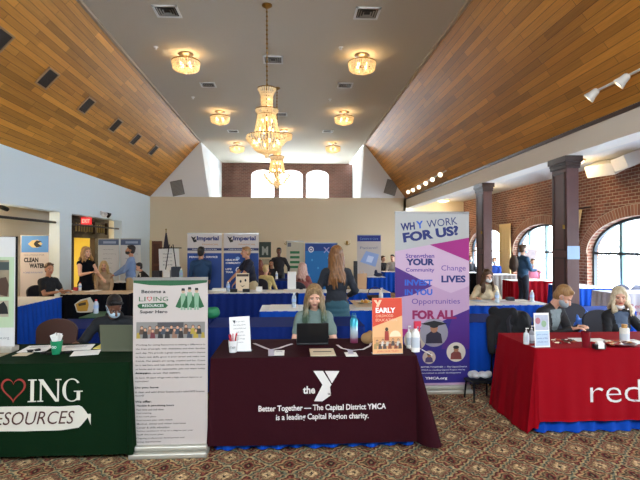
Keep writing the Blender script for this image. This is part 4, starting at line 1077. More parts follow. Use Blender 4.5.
# -- clean water banner
t, pn, w, cx = banner('white roll-up banner with a blue top reading clean water', 20.5, 49, 11.0, 1.93)
def q(px, py): return ((px - 34.7) / 28.5 * w, 1.93 - (py - 236) / 60 * 1.3)
flat(rect(*q(21.5, 253), *q(48.5, 236.3)), mat('print_water_blue', '4f88c8', .6), pn, -.003, 'printed_band')
flat([q(28, 244.5), q(32, 241), q(38, 240.3), q(42.5, 244.5), q(38, 248.3), q(32, 248)][::-1], mat('print_logo_tan', 'c9b27c', .6), pn, -.004, 'printed_logo')
flat([q(34, 243.7), q(36.5, 241), q(42, 242), q(38, 244), q(42, 247), q(36.5, 248), q(34, 245.4)][::-1], M_ink, pn, -.005, 'printed_logo')
def tx(s, pa, pb, py, h, m, bold=0): x, z = q(pa, py); text(s, x, z, (pb - pa) / 28.5 * w, h / 60 * 1.3, m, pn, y=-.0045, bold=bold)
tx('SOLUTIONS FOR', 24, 44.5, 256.5, 1.7, M_inkg); tx('CLEAN', 24, 38.5, 263, 4.8, M_ink, .05); tx('WATER', 29.5, 45, 268.8, 4.8, M_ink, .05); tx('A CAREER IN PURE WATER', 23.5, 43, 274, 1.6, mat('print_blue_s', '3a60a0', .6))
# -- two grey topped banners
for a, b, lb in ((98.2, 119, 'pale roll-up banner with a grey blue header, nearer the dark doorway'), (120.5, 141, 'pale roll-up banner with a grey blue header, behind the man in a light blue shirt')):
    t, pn, w, cx = banner(lb, a, b, 15.6, 1.92, mat('banner_pale', 'd3d3d0', .6))
    def q(px, py): return ((px - (a + b) / 2) / (b - a) * w, 1.92 - (py - 239.3) / 40 * 1.27)
    flat(rect(*q(a + .2, 245.3), *q(b - .2, 239.8)), mat('print_slate', '5a6a8a', .6), pn, -.003, 'printed_band'); flat(rect(*q(a + 5, 243.8), *q(b - 3, 241.5)), mat('print_slate_light', '9fb0cc', .6), pn, -.004, 'printed_band')
    for i, (s, f) in enumerate((('Careers that count', .5), ('Benefits and training', .6), ('Flexible hours', .4), ('Apply today', .45), ('Ask us how', .4))):
        x, z = q(a + 5, 250 + i * 4.5); text(s, x, z, w * f, .03, M_inkg, pn)
# -- bright blue banner
t, pn, w, cx = banner('bright blue fabric display with white round logo, behind the woman with auburn hair', 305, 337.5, 16.3, 1.8, mat('banner_bright_blue', '1572b8', .6))
def q(px, py): return ((px - 321.2) / 32.5 * w, 1.8 - (py - 243) / 45 * 1.5)
flat(rect(*q(305.3, 251), *q(337.2, 243.3)), mat('print_dark_blue', '123f8c', .6), pn, -.003, 'printed_band')
c = q(311, 249.5)
for r_, m_ in ((.09, M_inkw), (.06, mat('print_dark_blue', '123f8c', .6)), (.03, M_inkw)): flat(ellp(c[0], c[1], r_, r_ * 1.1), m_, pn, -.004 - (.09 - r_) * .02, 'printed_logo')
for s in (-1, 1): c = q(326.5, 250); flat([(c[0] - s * .1, c[1] - .08), (c[0] - s * .07, c[1] - .1), (c[0] + s * .1, c[1] + .08), (c[0] + s * .07, c[1] + .1)][::s], mat('print_pink_blue', 'a9a3d0', .6), pn, -.005 - s * .0002, 'printed_logo')
for px, py in ((312, 260), (318, 268), (328, 258), (331, 272), (309, 275)): c = q(px, py); flat(ellp(c[0], c[1], .03, .04, 10), mat('print_cyan', '4ba0d8', .6), pn, -.004, 'printed_dot')
# -- patient banner
t, pn, w, cx = banner('white roll-up banner with a navy header and a pale blue tilted square', 357, 381, 17.0, 2.08)
def q(px, py): return ((px - 369) / 24 * w, 2.08 - (py - 234) / 45 * 1.56)
flat(rect(*q(357.3, 240.3), *q(380.7, 234.2)), mat('print_navy_head', '1f2f84', .6), pn, -.003, 'printed_band')
x, z = q(360, 238.6); text('Careers in Care', x, z, w * .75, .07, mat('print_sky', '7da4d8', .6), pn)
x, z = q(360, 248); text('Patient!', x, z, w * .72, .085, mat('print_slate', '5a6a8a', .6), pn)
flat([q(360, 261), q(366, 250), q(379, 253.5), q(375.5, 266)], mat('print_powder', '8fa8d8', .6), pn, -.003, 'printed_square'); flat([q(366, 260.5), q(368, 254.5), q(374, 256), q(371.5, 262)], mat('print_powder_l', 'c9d6ef', .6), pn, -.004, 'printed_square')
# -- green striped board and dark poster near the back wall
t, pn, w, cx = banner('white display board with four green bars near the back wall', 286.5, 304, 18.4, 1.88, mat('board_cream', 'cfcab4', .6))
def q(px, py): return ((px - 295.2) / 17.5 * w, 1.88 - (py - 241.5) / 34 * 1.28)
for y in (251.5, 256.3, 261.2, 266): flat(rect(*q(290, y + 2.4), *q(299.5, y)), mat('print_bar_green', '2f7a4c', .6), pn, -.003, 'printed_bar')
flat(rect(*q(287.5, 247), *q(291, 243)), M_inkg, pn, -.003, 'printed_logo')
a = at(259, 257.5, Y=YB - .02); b = at(271, 242, Y=YB - .02); t = empty('poster', (a.x, YB - .012, a.z), 0, 'dark green poster with a pale letter on the tan back wall', 'poster')
mb = MB(); mb.box((0, -.012, 0), (b.x - a.x, .01, b.z - a.z)); pn = mb.build('poster_sheet', mat('poster_green', '3c4a42', .6), t)
text('M', .12, .1, .25, .35, mat('print_pale_grey', 'b9bdb4', .6), pn, y=-.016, bold=.04)
a = at(262, 275, Y=YB - .02); b = at(271, 259, Y=YB - .02); mb = MB(); mb.box((a.x, YB - .02, a.z), (b.x, YB - .004, b.z)); tagm(mb.build('poster', mat('poster_beige', 'b5a88c', .7, var=.4, vscale=12)), 'small beige mottled poster under the dark green poster', 'poster')
# -- board behind suited man
t, pn, w, cx = banner('grey brown display board standing before the middle arched window', 520.5, 537, 14.5, 1.72, mat('board_greybrown', 'a08f84', .7, var=.2, vscale=6))
mb = MB(); mb.box((-w / 2 + .05, -.004, 1.2), (w / 2 - .05, -.003, 1.6)); mb.build('printed_photo', mat('board_print', '8a7a78', .7, var=.4, vscale=14), pn)
# -- flip chart easel
p = at(171, 290, Y=16.5); t = empty('easel', (at(171, 246, Y=16.5).x, 16.5, 0), 0, 'white flip chart on an easel near the furled flag', 'easel')
for s in (-1, 1): mb = MB(); mb.tube([(s * .3, 0, 0), (s * .06, .02, 1.75)], .015); mb.build('leg', M_blackm, t)
mb = MB(); mb.tube([(0, .5, 0), (0, .04, 1.7)], .015); mb.build('leg', M_blackm, t)
mb = MB(); mb.box((-.33, -.04, .85), (.33, -.02, 1.62)); b_ = mb.build('paper_pad', M_paper, t); b_.rotation_euler = (R(-3), R(-3), 0)
for i in range(4): text(['Welcome', 'Job Fair', 'sign in', 'here'][i], -.2, 1.42 - i * .12, .3, .05, M_inkg, b_, y=-.042)
mb = MB(); mb.box((-.35, -.05, 1.62), (.35, -.01, 1.65)); mb.build('clamp_bar', M_blackm, t)
# -- furled flag
p = at(166, 246, Y=18.9); t = empty('flag', (p.x, 18.9, 0), 0, 'furled dark flag on a pole by the back wall', 'flag')
mb = MB(); mb.tube([(0, 0, .03), (0, 0, 2.3)], .015); mb.ell((0, 0, 2.33), .03, n=6); mb.build('pole', M_brass, t)
mb = MB(); mb.cyl((0, 0, 0), .18, .04); mb.build('base', M_brass, t)
mb = MB(); mb.lathe([(.02, 2.2), (.05, 2.0), (.1, 1.6), (.13, 1.1), (.11, .8), (0, .75)], n=14); me = mb.mesh('f')
for v in me.vertices: a = math.atan2(v.co.y, v.co.x); f = 1 + .25 * math.sin(a * 5); v.co.x *= f; v.co.y *= f
link('cloth', me, t, mat('flag_cloth', '3a3440', .8), True)

# ------------------------------------------------------------------ front row tables
ZT = .772
# green table (left)
x1 = at(131, 361, z=.765).x; yf = 4.02; x0 = x1 - 1.83
table('folding table under the green cloth at the left photo edge', x0 + .02, x1 - .02, yf + .02, yf + .76, None, M_lam)
cl, sf = drape('tablecloth', 'dark green tablecloth with a heart logo and white lettering at the left photo edge', x0, x1, yf, yf + .78, ZT, .05, M_green, flare=.01, amp=.012, corner=(.05, .05, .05, .05), seed=3)
def fp(px, py): p = at(px, py, Y=yf - .02); return p.x, p.z
def ftx(s, pa, pb, py, h, m, cl, sf, bold=0, shear=0, Y=yf - .02, y=-.004):
    a = at(pa, py, Y=Y); b = at(pb, py, Y=Y); return text(s, a.x, a.z, b.x - a.x, h * Y / 490, m, cl, y=y, bold=bold, shear=shear, surf=sf)
M_cw = mat('cream_ink', 'd6d2c4', .7); M_rd = mat('heart_red', '97322a', .7)
def serif_text(s, pa, pb, py, hpx, m, cl, sf, Y, yo=-.004):
    """roman capitals: default letterforms plus slab serifs"""
    a = at(pa, py, Y=Y); b = at(pb, py, Y=Y); hh = hpx * Y / 490; n = len(s); 
    widths = {'I': .5, 'L': .8, 'N': 1.15, 'G': 1.1}; tot = sum(widths[c] for c in s); u = (b.x - a.x) / tot; x = a.x
    for c in s:
        w_ = widths[c] * u; g = w_ * .1
        mb = MB(); st = u * .17
        def bar(x0, z0, x1, z1): mb.poly([(p[0], sf(*p) + yo, p[1]) for p in rect(x0, z0, x1, z1)])
        def quad(P): mb.poly([(p[0], sf(*p) + yo - .0003, p[1]) for p in P])
        z = a.z
        if c == 'I': cx = x + w_ / 2; bar(cx - st / 2, z, cx + st / 2, z + hh); bar(cx - st * 1.2, z, cx + st * 1.2, z + hh * .05); bar(cx - st * 1.2, z + hh * .95, cx + st * 1.2, z + hh)
        elif c == 'L': bar(x + g, z, x + g + st, z + hh); bar(x, z, x + w_ * .85, z + hh * .06); bar(x, z + hh * .95, x + g + st * 1.6, z + hh); bar(x + w_ * .8, z, x + w_ * .85, z + hh * .25)
        elif c == 'N':
            bar(x + g, z, x + g + st * .5, z + hh); bar(x + w_ - g - st * .5, z, x + w_ - g, z + hh); quad([(x + g * .2, z + hh), (x + g + st * .9, z + hh), (x + w_ - g, z), (x + w_ - g - st, z)][::-1])
            bar(x, z, x + g + st, z + hh * .05); bar(x + w_ - g - st, z + hh * .95, x + w_, z + hh)
        elif c == 'G':
            cx = x + w_ * .47; cz = z + hh / 2; ro, ri = w_ * .43, w_ * .43 - st; pts = []
            N_ = 22
            A = [R(40 + 280 * k / N_) for k in range(N_ + 1)]
            o_ = [(cx + ro * math.cos(t_), cz + hh * .52 * math.sin(t_)) for t_ in A]; i_ = [(cx + (ro - st * (.35 + .65 * abs(math.cos(t_)))) * math.cos(t_), cz + (hh * .52 - hh * .05) * math.sin(t_)) for t_ in A]
            mb.add([(p[0], sf(*p) + yo, p[1]) for p in o_ + i_], [(k, k + 1, N_ + 2 + k, N_ + 1 + k) for k in range(N_)])
            bar(x + w_ * .68, z + hh * .05, x + w_ * .68 + st, z + hh * .45); bar(x + w_ * .55, z + hh * .42, x + w_ * .95, z + hh * .47)
        mb.build('lettering', m, cl, fix=False); x += w_
serif_text('ING', 27, 84, 402, 21.5, M_cw, cl, sf, yf - .02); serif_text('LI', -36, 0, 402, 21.5, M_cw, cl, sf, yf - .02)
a = fp(13.5, 390); heart(a[0], a[1] + .01, .095, .105, .84, M_rd, cl, -.005, surf=lambda X, Z: sf(X, Z))
P = [fp(px, py) for px, py in ((-90, 434), (-40, 432), (10, 431), (45, 430.5), (62, 430), (80, 427), (91, 424.5), (91, 413.5), (86, 414), (85.5, 410), (81, 405), (60, 406.5), (30, 406), (-20, 407), (-80, 408))]
mb = MB(); N_ = 60                                # strip subdivided so it follows the cloth
top = [(p[0], p[1]) for p in P[8:]][::-1]; bot = [(p[0], p[1]) for p in P[:8]]
def ip(L, x):
    L = sorted(L)
    for (a0, b0), (a1, b1) in zip(L, L[1:]):
        if a0 <= x <= a1: return b0 + (b1 - b0) * (x - a0) / (a1 - a0 + 1e-9)
    return L[-1][1] if x > L[-1][0] else L[0][1]
xa, xb = P[0][0], P[6][0]; vs = []
for i in range(N_ + 1):
    X = xa + (xb - xa) * i / N_
    for Z in (ip(bot, X), ip(top + [(xb, fp(91, 413.5)[1])], X)): vs.append((X, sf(X, Z) - .003, Z))
mb.add(vs, [(2 * i, 2 * i + 2, 2 * i + 3, 2 * i + 1) for i in range(N_)]); mb.build('lettering_strip', M_cw, cl, fix=False)
ftx('RESOURCES', -15, 75, 425.3, 12.5, mat('brown_ink', '4a2a20', .7), cl, sf, 0, .25, y=-.006)
recenter(cl, ((x0 + x1) / 2, yf + .39, 0))
# maroon table
x0, x1, yf = at(213, 358, z=.765).x, at(417, 358, z=.765).x, 4.1
T2 = (x0, x1, yf)
table('folding table with a blue pleated skirt under the maroon cloth', x0 + .07, x1 - .07, yf + .075, yf + .72, M_blue, M_lam, h=.76, seed=2)
cl, sf = drape('tablecloth', 'maroon tablecloth with a white letter logo on the middle front table', x0, x1, yf, yf + .78, ZT + .004, .065, M_mar, flare=.02, amp=.012, corner=(.22, .15, .03, .03), seed=5, wl=.7, sideflare=(.01, .11))
Yt = yf - .03; m = mat('cloth_white_ink', 'ddd8d4', .7)
def pt2(px, py): p = at(px, py, Y=Yt); return (p.x, p.z)
ftx('the', 303, 315.2, 394, 7.6, m, cl, sf, .03, Y=Yt)
for P in ([(313.5, 371.2), (323, 371.2), (331.5, 384.7), (330, 387), (331, 395), (322.5, 401.3), (314, 401.3), (322.5, 385)], [(325, 371.2), (339.5, 371.2), (332, 383.5)]):
    Q = [pt2(*p) for p in P]; mb = MB(); c = (sum(p[0] for p in Q) / len(Q), sum(p[1] for p in Q) / len(Q))
    mb.poly([(p[0], sf(*p) - .006, p[1]) for p in Q]); mb.build('letter_logo', m, cl)
ftx('YMCA', 327.5, 331.5, 395, 2, M_mar, cl, sf, .02, Y=Yt, y=-.009)
ftx('Better Together — The Capital District YMCA', 258.5, 386, 413.2, 7.4, m, cl, sf, .025, Y=Yt); ftx('is a leading Capital Region charity.', 276, 368.5, 421.7, 7.4, m, cl, sf, .02, Y=Yt)
recenter(cl, ((x0 + x1) / 2, yf + .39, 0))
# red table
x0 = at(549, 355, z=.765).x; yf = 4.3; x1 = x0 + 1.83; T3 = (x0, x1, yf)
table('folding table with a blue pleated skirt under the red cloth', x0 + .07, x1 - .07, yf + .075, yf + .72, M_blue, M_lam, seed=4)
cl, sf = drape('tablecloth', 'bright red tablecloth with white lettering at the right photo edge', x0, x1, yf, yf + .78, ZT + .004, .13, M_red, flare=.015, amp=.03, corner=(.06, .06, .1, .02), seed=9, wl=.36, side_zbot=.01, sideflare=(.07, .05))
a = at(592, 402.5, Y=yf - .03); m = mat('cloth_white_ink', 'ddd8d4', .7); ftx('red', 590.5, 640.5, 402.5, 23, m, cl, sf, -.01, Y=yf - .03)
recenter(cl, ((x0 + x1) / 2, yf + .39, 0))

# ------------------------------------------------------------------ tables behind
def xat(px, Y): return at(px, 246, Y=Y).x
TB = {}
table('blue skirted table in the second row behind the green table', xat(58, 6.2), xat(58, 6.2) + 1.83, 5.75, 6.5, M_navy, M_navy, seed=11)
table('blue skirted table in the second row behind the maroon table', xat(58, 6.2) + 1.90, xat(58, 6.2) + 3.7, 5.75, 6.5, M_navy, M_navy, seed=12)
table('blue skirted table behind the purple banner, its side open to the aisle', xat(425, 6.2), xat(533, 6.2), 5.95, 6.65, M_blue, M_navy, seed=13)
table('blue skirted table with white papers behind the seated woman at her laptop', xat(262, 7.4), 1.56, 7.15, 7.85, M_blue, M_lam, seed=14)
table('blue skirted table with snacks, left of the purple banner', xat(262, 7.4) + 2.0, xat(262, 7.4) + 3.3, 7.2, 7.95, M_blue, M_lam, seed=15) if False else None
table('long blue skirted table with white papers, in front of the masked long haired woman', xat(432, 8.0), xat(543, 7.7), 7.65, 8.4, M_blue, M_lam, seed=16)
table('blue skirted table between the two seated people at the red table', xat(560, 7.4), xat(560, 7.4) + .75, 6.75, 7.4, M_blue, M_blue, seed=17)
table('blue skirted table in front of the two blue and white banners', xat(203, 9.9), xat(203, 9.9) + 1.83, 9.85, 10.6, M_navy, M_lam, seed=18)
table('blue skirted white topped table in the third row behind the auburn haired woman', xat(203, 9.9) + 1.92, xat(203, 9.9) + 3.75, 9.85, 10.6, M_blue, M_lam, seed=19)
tA = (xat(62, 9.85), xat(62, 9.85) + 1.25)
table('black covered table with a yellow emblem in front of the seated man in black', tA[0], tA[1], 9.85, 10.6, M_blkc, mat('tan_top', 'c9b59a', .6), seed=20)
table('blue skirted white topped table running along the left side under the clean water banner', -5.1, -4.25, 7.7, 9.4, M_blue, M_lam, seed=21)
table('dark blue covered table near the back wall, in front of the man in black', xat(263.5, 13.3), xat(287, 13.3), 13.3, 14.2, M_navy, M_navy, seed=22)
table('small dark blue covered table behind the other dark blue one', xat(279, 16.6), xat(293, 16.6), 16.4, 17.1, M_navy, M_navy, seed=23)
table('blue skirted table under the white and navy banner at the back', xat(367, 14.8), xat(384, 14.8), 14.6, 15.3, M_blue, M_lam, seed=24)
table('blue skirted table at the back, just left of the purple banner', xat(384.5, 17.6), xat(402, 17.6), 17.6, 18.3, M_blue, M_lam, seed=25)
table('blue skirted white topped table under the near arched window', 6.42, 7.15, 10.55, 11.8, M_blue, M_lam, seed=26)
xw = xat(603, 8.9)
t = table('pale grey covered table behind the blonde woman with partly hidden red lettering', xw, xw + 1.4, 8.5, 9.2, mat('pale_grey_cloth', 'b4b0ba', .7), mat('pale_grey_cloth', 'b4b0ba', .7), seed=27, h=.84)
text('Red', -.5, .58, .2, .08, mat('print_red_s', 'a53a44', .6), t, y=-.412); text('care', -.48, .46, .18, .06, mat('print_red_s', 'a53a44', .6), t, y=-.412)
table('red covered table before the middle arched window', xat(512.5, 12.9), 7.1, 12.9, 13.5, M_red, M_lam, seed=28)
table('grey draped table heaped with dark items near the far window', xat(487, 15.2), xat(487, 15.2) + .8, 14.9, 15.6, mat('grey_drape', '8f8783', .7), M_lam, seed=29, h=.8)
table('dark draped table far back behind the far column', xat(462, 17), xat(478, 17), 16.8, 17.5, M_blkc, M_lam, seed=30)
table('dark covered table where the man in light blue stands', xat(110, 13), xat(140, 13), 12.9, 13.6, M_blkc, M_lam, seed=31)
table('dark covered table under the flip chart, stacked with dark boxes', xat(146, 13.9), xat(184, 13.9), 13.7, 14.3, M_blkc, M_lam, seed=32)
# emblem on the black table
root = bpy.data.objects['exhibit_table.011'] if 'exhibit_table.011' in bpy.data.objects else None
for o in list(bpy.data.objects):
    if o.get('label', '').startswith('black covered table'): root = o
def pA(px, py): p = at(px, py, Y=9.8); return (p.x - root.location.x, p.z)
Yf = 9.8 - root.location.y
for P, c, yy in (([(75, 304), (81, 299.5), (91, 297), (95.5, 304.5), (93, 312), (81, 312.5), (77.5, 312)], 'd9d3c4', 0), ([(76.3, 304), (82, 300.8), (88, 299.2), (89.5, 304.5), (88, 310.8), (81.5, 311.3), (78.3, 310.8)], 'c9962e', 1), ([(79, 303.5), (86.5, 301.8), (86.8, 304.6), (79.5, 306)], '4a3818', 2)):
    mb = MB(); mb.poly([(pA(*p)[0], Yf - .03 - yy * .004, pA(*p)[1]) for p in P]); mb.build('emblem', mat('emblem_' + c, c, .6), root)
# ------------------------------------------------------------------ small things
Z1 = .774; Z2 = .778; ZB = .762
def bottle(px, py, z, r, h, body, cap, label, cat='bottle', kind='water', x=None, group=None, name=None):
    p = at(px, py, z=z); t = empty(name or {'water': 'water_bottle', 'pump': 'hand_sanitizer', 'spray': 'spray_bottle', 'flask': 'drink_flask', 'jar': 'jar'}[kind], p, 0, label, cat, group)
    mb = MB()
    if kind == 'spray': pr = [(0, 0), (r, 0), (r, h * .55), (r * .8, h * .65), (r * .4, h * .72), (r * .35, h * .78), (0, h * .78)]
    elif kind == 'pump': pr = [(0, 0), (r, 0), (r, h * .6), (r * .85, h * .68), (r * .35, h * .74), (r * .35, h * .8), (0, h * .8)]
    elif kind == 'flask': pr = [(0, 0), (r, 0), (r, h * .8), (r * .75, h * .87), (r * .6, h * .9), (0, h * .9)]
    elif kind == 'jar': pr = [(0, 0), (r, 0), (r, h * .75), (r * .9, h * .8), (0, h * .8)]
    else: pr = [(0, 0), (r, 0), (r, h * .3), (r * .93, h * .34), (r, h * .38), (r, h * .7), (r * .7, h * .82), (r * .4, h * .9), (0, h * .9)]
    mb.lathe(pr, n=18); mb.build('bottle_body', body, t, smooth=True)
    mb = MB()
    if kind == 'spray': mb.cyl((0, 0, h * .76), r * .42, h * .08, 12); mb.box((-r * .35, -r * .35, h * .84), (r * 1.3, r * .35, h)); mb.box((r * .8, -r * .15, h * .66), (r * 1.1, r * .15, h * .86))
    elif kind == 'pump': mb.cyl((0, 0, h * .78), r * .35, h * .06, 10); mb.cyl((0, 0, h * .84), r * .12, h * .12, 8); mb.box((-r * .2, -r * .2, h * .95), (r * .9, r * .2, h))
    elif kind == 'flask': mb.lathe([(0, h * .89), (r * .65, h * .89), (r * .65, h * .98), (0, h)], n=16); mb.tube([(-r * .5, 0, h * .97), (-r * .3, 0, h * 1.05), (r * .3, 0, h * 1.05), (r * .5, 0, h * .97)], .005, 6)
    elif kind == 'jar': mb.lathe([(0, h * .79), (r * .6, h * .79), (r * .6, h), (0, h)], n=14)
    else: mb.cyl((0, 0, h * .89), r * .42, h * .11, 12)
    mb.build('cap', cap, t)
    if kind in ('water', 'pump', 'spray', 'jar'):
        mb = MB(); mb.lathe([(r + .0008, h * .4 if kind == 'water' else h * .15), (r + .0008, h * .62 if kind == 'water' else h * .48)], n=18); o = mb.build('bottle_label', mat('label_grey', 'c4cbd4', .6) if kind != 'water' else mat('label_blue', '9fb6dc', .6), t, smooth=True, fix=False)
    return t
M_pet = mat('clear_plastic', 'cfdde8', .15, spec=.6, alpha=.6); M_gel = mat('sanitizer_plastic', 'dfe6e8', .2, alpha=.85)
def sheet(px0, py0, px1, py1, z, label, m=None, rz=0, h=.003, cat='paper', name='paper', nudge=0, lines=0, w=None, d=None):
    a = at((px0 + px1) / 2, (py0 + py1) / 2, z=z); lo = at((px0 + px1) / 2, py1, z=z).y; hi = at((px0 + px1) / 2, py0, z=z).y
    w = w or at(px1, py1, z=z).x - at(px0, py1, z=z).x; d = d or max(.05, hi - lo)
    mb = MB(); mb.box((-w / 2, -d / 2, 0), (w / 2, d / 2, h)); o = mb.build(name, m or M_paper); o.location = a; o.rotation_euler = (0, 0, rz); tagm(o, label, cat)
    for i in range(lines):
        mb = MB(); mb.box((-w * .35, d * (.3 - i * .14), h), (w * .3, d * (.34 - i * .14), h + .0005)); mb.build('printed_line', M_inkg, o)
    return o
def laptop(px, py, z, w, h, rz, label, m, tilt=15):
    """seen from behind: lid faces the camera"""
    p = at(px, py, z=z); t = empty('laptop', (p.x, p.y, z), rz, label, 'laptop'); d = h * 1.02
    mb = MB(); mb.box((-w / 2, 0, 0), (w / 2, d, .016)); b = mb.build('keyboard_base', m, t, bevel=.004)
    mb = MB()
    for r_ in range(4):
        for c in range(11): mb.box((-w * .42 + c * w * .077, d * .2 + r_ * .03, .016), (-w * .42 + c * w * .077 + w * .06, d * .2 + r_ * .03 + .022, .018))
    kk = mb.build('keys', M_black, b)
    mb = MB(); mb.box((-w / 2, -.006, 0), (w / 2, .004, h)); s = mb.build('screen_lid', m, t, bevel=.003); s.location = (0, .008, .014); s.rotation_euler = (R(tilt), 0, 0)
    mb = MB(); mb.box((-w / 2 + .012, .0042, .015), (w / 2 - .012, .005, h - .012)); mb.build('screen', mat('screen_glow', '8fa8c8', .3, emis=.5), s)
    return t
# --- maroon table
laptop(312.5, 345, Z2, .295, .2, 0, 'black laptop in front of the seated woman at the maroon table', M_black, 12)
p = at(233, 352, z=Z2); t = empty('pen_cup', p, 0, 'white printed cup of red pens on the maroon table', 'pen cup')
mb = MB(); mb.lathe([(0, 0), (.032, 0), (.042, .1), (.039, .1), (.03, .004), (0, .004)], n=20); mb.build('cup', M_white, t, smooth=True)
text('STAFF', -.025, .035, .05, .02, M_ink, t, y=-.041)
for i in range(9):
    a = i * 2.4; mb = MB(); mb.tube([(.012 * math.cos(a), .012 * math.sin(a), .01), (.035 * math.cos(a), .03 * math.sin(a), .14 + .012 * (i % 3))], .0045, 6); mb.build('pen', mat('pen_red', 'c0182c', .4) if i % 3 else M_white, t)
def stand_sign(px0, px1, pyb, h, z, label, m, Y=None, rz=0, tilt=-8, acr=True):
    p = at((px0 + px1) / 2, pyb, z=z); w = (px1 - px0) * (p.y) / 490; t = empty('sign_holder', p, rz, label, 'sign')
    mb = MB(); mb.box((-w / 2, 0, 0), (w / 2, .07, .003)); mb.build('foot', M_pet, t)
    mb = MB(); mb.box((-w / 2, -.002, 0), (w / 2, .002, h)); s = mb.build('sign_sheet', m, t); s.rotation_euler = (R(tilt), 0, 0); s.location = (0, .003, .001); return t, s, w, p
t, s, w, p = stand_sign(230.5, 251, 351.5, .3, Z2, 'white printed notice in a holder on the left of the maroon table', M_paper, rz=R(-6), tilt=-6)
s.rotation_euler = (R(-6), R(-4), 0)
for i, f in enumerate((.5, .6, .62, .35, .5, .45, .3)): text(['Join our team', 'Now hiring staff for', 'youth and family work', 'apply today', 'full and part time', 'see our web page', 'thank you'][i], -w * f / 2, .25 - i * .03, w * f, .014, M_inkg, s)
flat([(-.06, .27), (-.035, .27), (-.045, .24)][::-1], M_ink, s, name='printed_logo')
def ribbon(pts, wd, m, name, z, label=None, parent=None, cat=None):
    P = [at(a, b, z=z) for a, b in pts]; mb = MB(); vs = []
    for i, p in enumerate(P):
        d = (P[min(i + 1, len(P) - 1)] - P[max(0, i - 1)]).normalized(); nn = Vector((-d.y, d.x, 0)) * wd / 2; vs += [p + nn, p - nn]
    n = len(vs) // 2
    lo = [Vector((v.x, v.y, z + .0005)) for v in vs]; hi = [Vector((v.x, v.y, z + .003)) for v in vs]
    mb.add(lo + hi, [(2 * i, 2 * i + 2, 2 * i + 3, 2 * i + 1) for i in range(n - 1)] + [(2 * n + 2 * i, 2 * n + 2 * i + 1, 2 * n + 2 * i + 3, 2 * n + 2 * i + 2) for i in range(n - 1)] + [(2 * i, 2 * n + 2 * i, 2 * n + 2 * i + 2, 2 * i + 2) for i in range(n - 1)] + [(2 * i + 1, 2 * i + 3, 2 * n + 2 * i + 3, 2 * n + 2 * i + 1) for i in range(n - 1)])
    o = mb.build(name, m, parent); 
    if label: tagm(o, label, cat)
    return o
M_strap = mat('white_strap', 'd6cfd2', .7)
o = ribbon([(254, 343.5), (260, 346), (266, 348.5), (271, 350), (280, 348), (287, 345.5), (292, 344)], .028, M_strap, 'lanyard', Z2, 'white lanyard strap laid in a V on the maroon table left of the laptop', cat='lanyard')
b = ribbon([(271, 349.5), (271.2, 356)], .05, mat('badge_grey', 'b9b3c4', .6), 'badge', Z2 + .003, parent=o)
pts = [(337, 345), (342, 348.5), (352, 350.5), (363, 349.5), (370, 346), (371, 343)]
o = ribbon(pts, .022, M_strap, 'lanyard', Z2, 'white lanyard strap curled in front of the turquoise flask', cat='lanyard'); ribbon([(350, 350), (351, 354)], .045, mat('badge_grey', 'b9b3c4', .6), 'badge', Z2 + .003, parent=o)
sheet(274, 350.5, 284.5, 355.5, Z2, 'small white card between the lanyard and the laptop', lines=2, cat='card', name='card')
o = sheet(309.5, 349, 335, 356, Z2, 'cream booklet with a dark line in front of the laptop', mat('cream_card', 'dcc9ac', .7), h=.006, cat='booklet', name='booklet'); mb = MB(); mb.box((-.08, -.005, .006), (.08, .02, .0068)); mb.build('printed_line', M_ink, o)
sheet(345, 352.5, 357, 356.5, Z2, 'small white card in front of the curled lanyard', cat='card', name='card', h=.004)
t = bottle(354, 342.5, Z2, .037, .265, nodes_mat('flask_gradient')[0], mat('flask_cap', '2f6f8c', .4), 'turquoise to pink steel drinking flask beside the laptop', kind='flask')
m = MATS['flask_gradient']; nt = m.node_tree; b = nt.nodes['Principled BSDF']; tc = N(nt, 'ShaderNodeTexCoord'); sp = N(nt, 'ShaderNodeSeparateXYZ'); nt.links.new(tc.outputs['Object'], sp.inputs[0])
nt.links.new(ramp(nt, mth(nt, 'DIVIDE', sp.outputs[2], .25), [(0, '7a2346'), (.14, '8c4a68'), (.22, 'a9a9b4'), (.5, 'b9cfd8'), (.68, '3cb0c4'), (1, '2a8fb0')]), b.inputs['Base Color']); b.inputs['Roughness'].default_value = .3; b.inputs['Metallic'].default_value = .3
# flyer stand
t, s, w, p = stand_sign(372.5, 403.5, 354, .475, Z2, 'tall orange flyer in a holder, on the right of the maroon table', mat('flyer_peach', 'e8b27c', .6), rz=R(3), tilt=-4)
t['category'] = 'flyer'
def q(px, py): return ((px - 388) / 31 * w, (354 - py) / 56 * .475)
flat([q(372.6, 327), q(372.6, 298.3), q(403.4, 298.3), q(403.4, 316)][::-1], mat('print_orange_red', 'd2452c', .6), s, -.003, 'printed_band')
flat([q(374, 300), q(377, 300), q(378.3, 303), q(379.8, 300), q(382.5, 300), q(379.2, 307), q(376.4, 307), q(377.4, 304.5)][::-1], mat('print_peach', 'f2c9a4', .6), s, -.004, 'letter_logo')
x, z = q(376, 313); text('EARLY', x, z, q(396.5, 0)[0] - x, .044, M_inkw, s, bold=.04)
x, z = q(376, 317.3); text('CHILDHOOD', x, z, q(394, 0)[0] - x, .022, mat('print_peach', 'f2c9a4', .6), s); x, z = q(376, 321.5); text('EDUCATION', x, z, q(398, 0)[0] - x, .022, mat('print_peach', 'f2c9a4', .6), s)
c = q(396, 337); flat(ellp(c[0], c[1], .05, .052), mat('print_cream', 'f0d9b4', .6), s, -.0035, 'printed_disc')
x0, z0 = q(373.5, 349); x1, z1 = q(402.5, 337); crowd(x0, x1, z0, z1, s, 'dba26c', ['8c4a34', 'c9c2b4', 'a88c5a', '5a4a44', 'd8d0c4'], 12, y=-.0042, n=11)
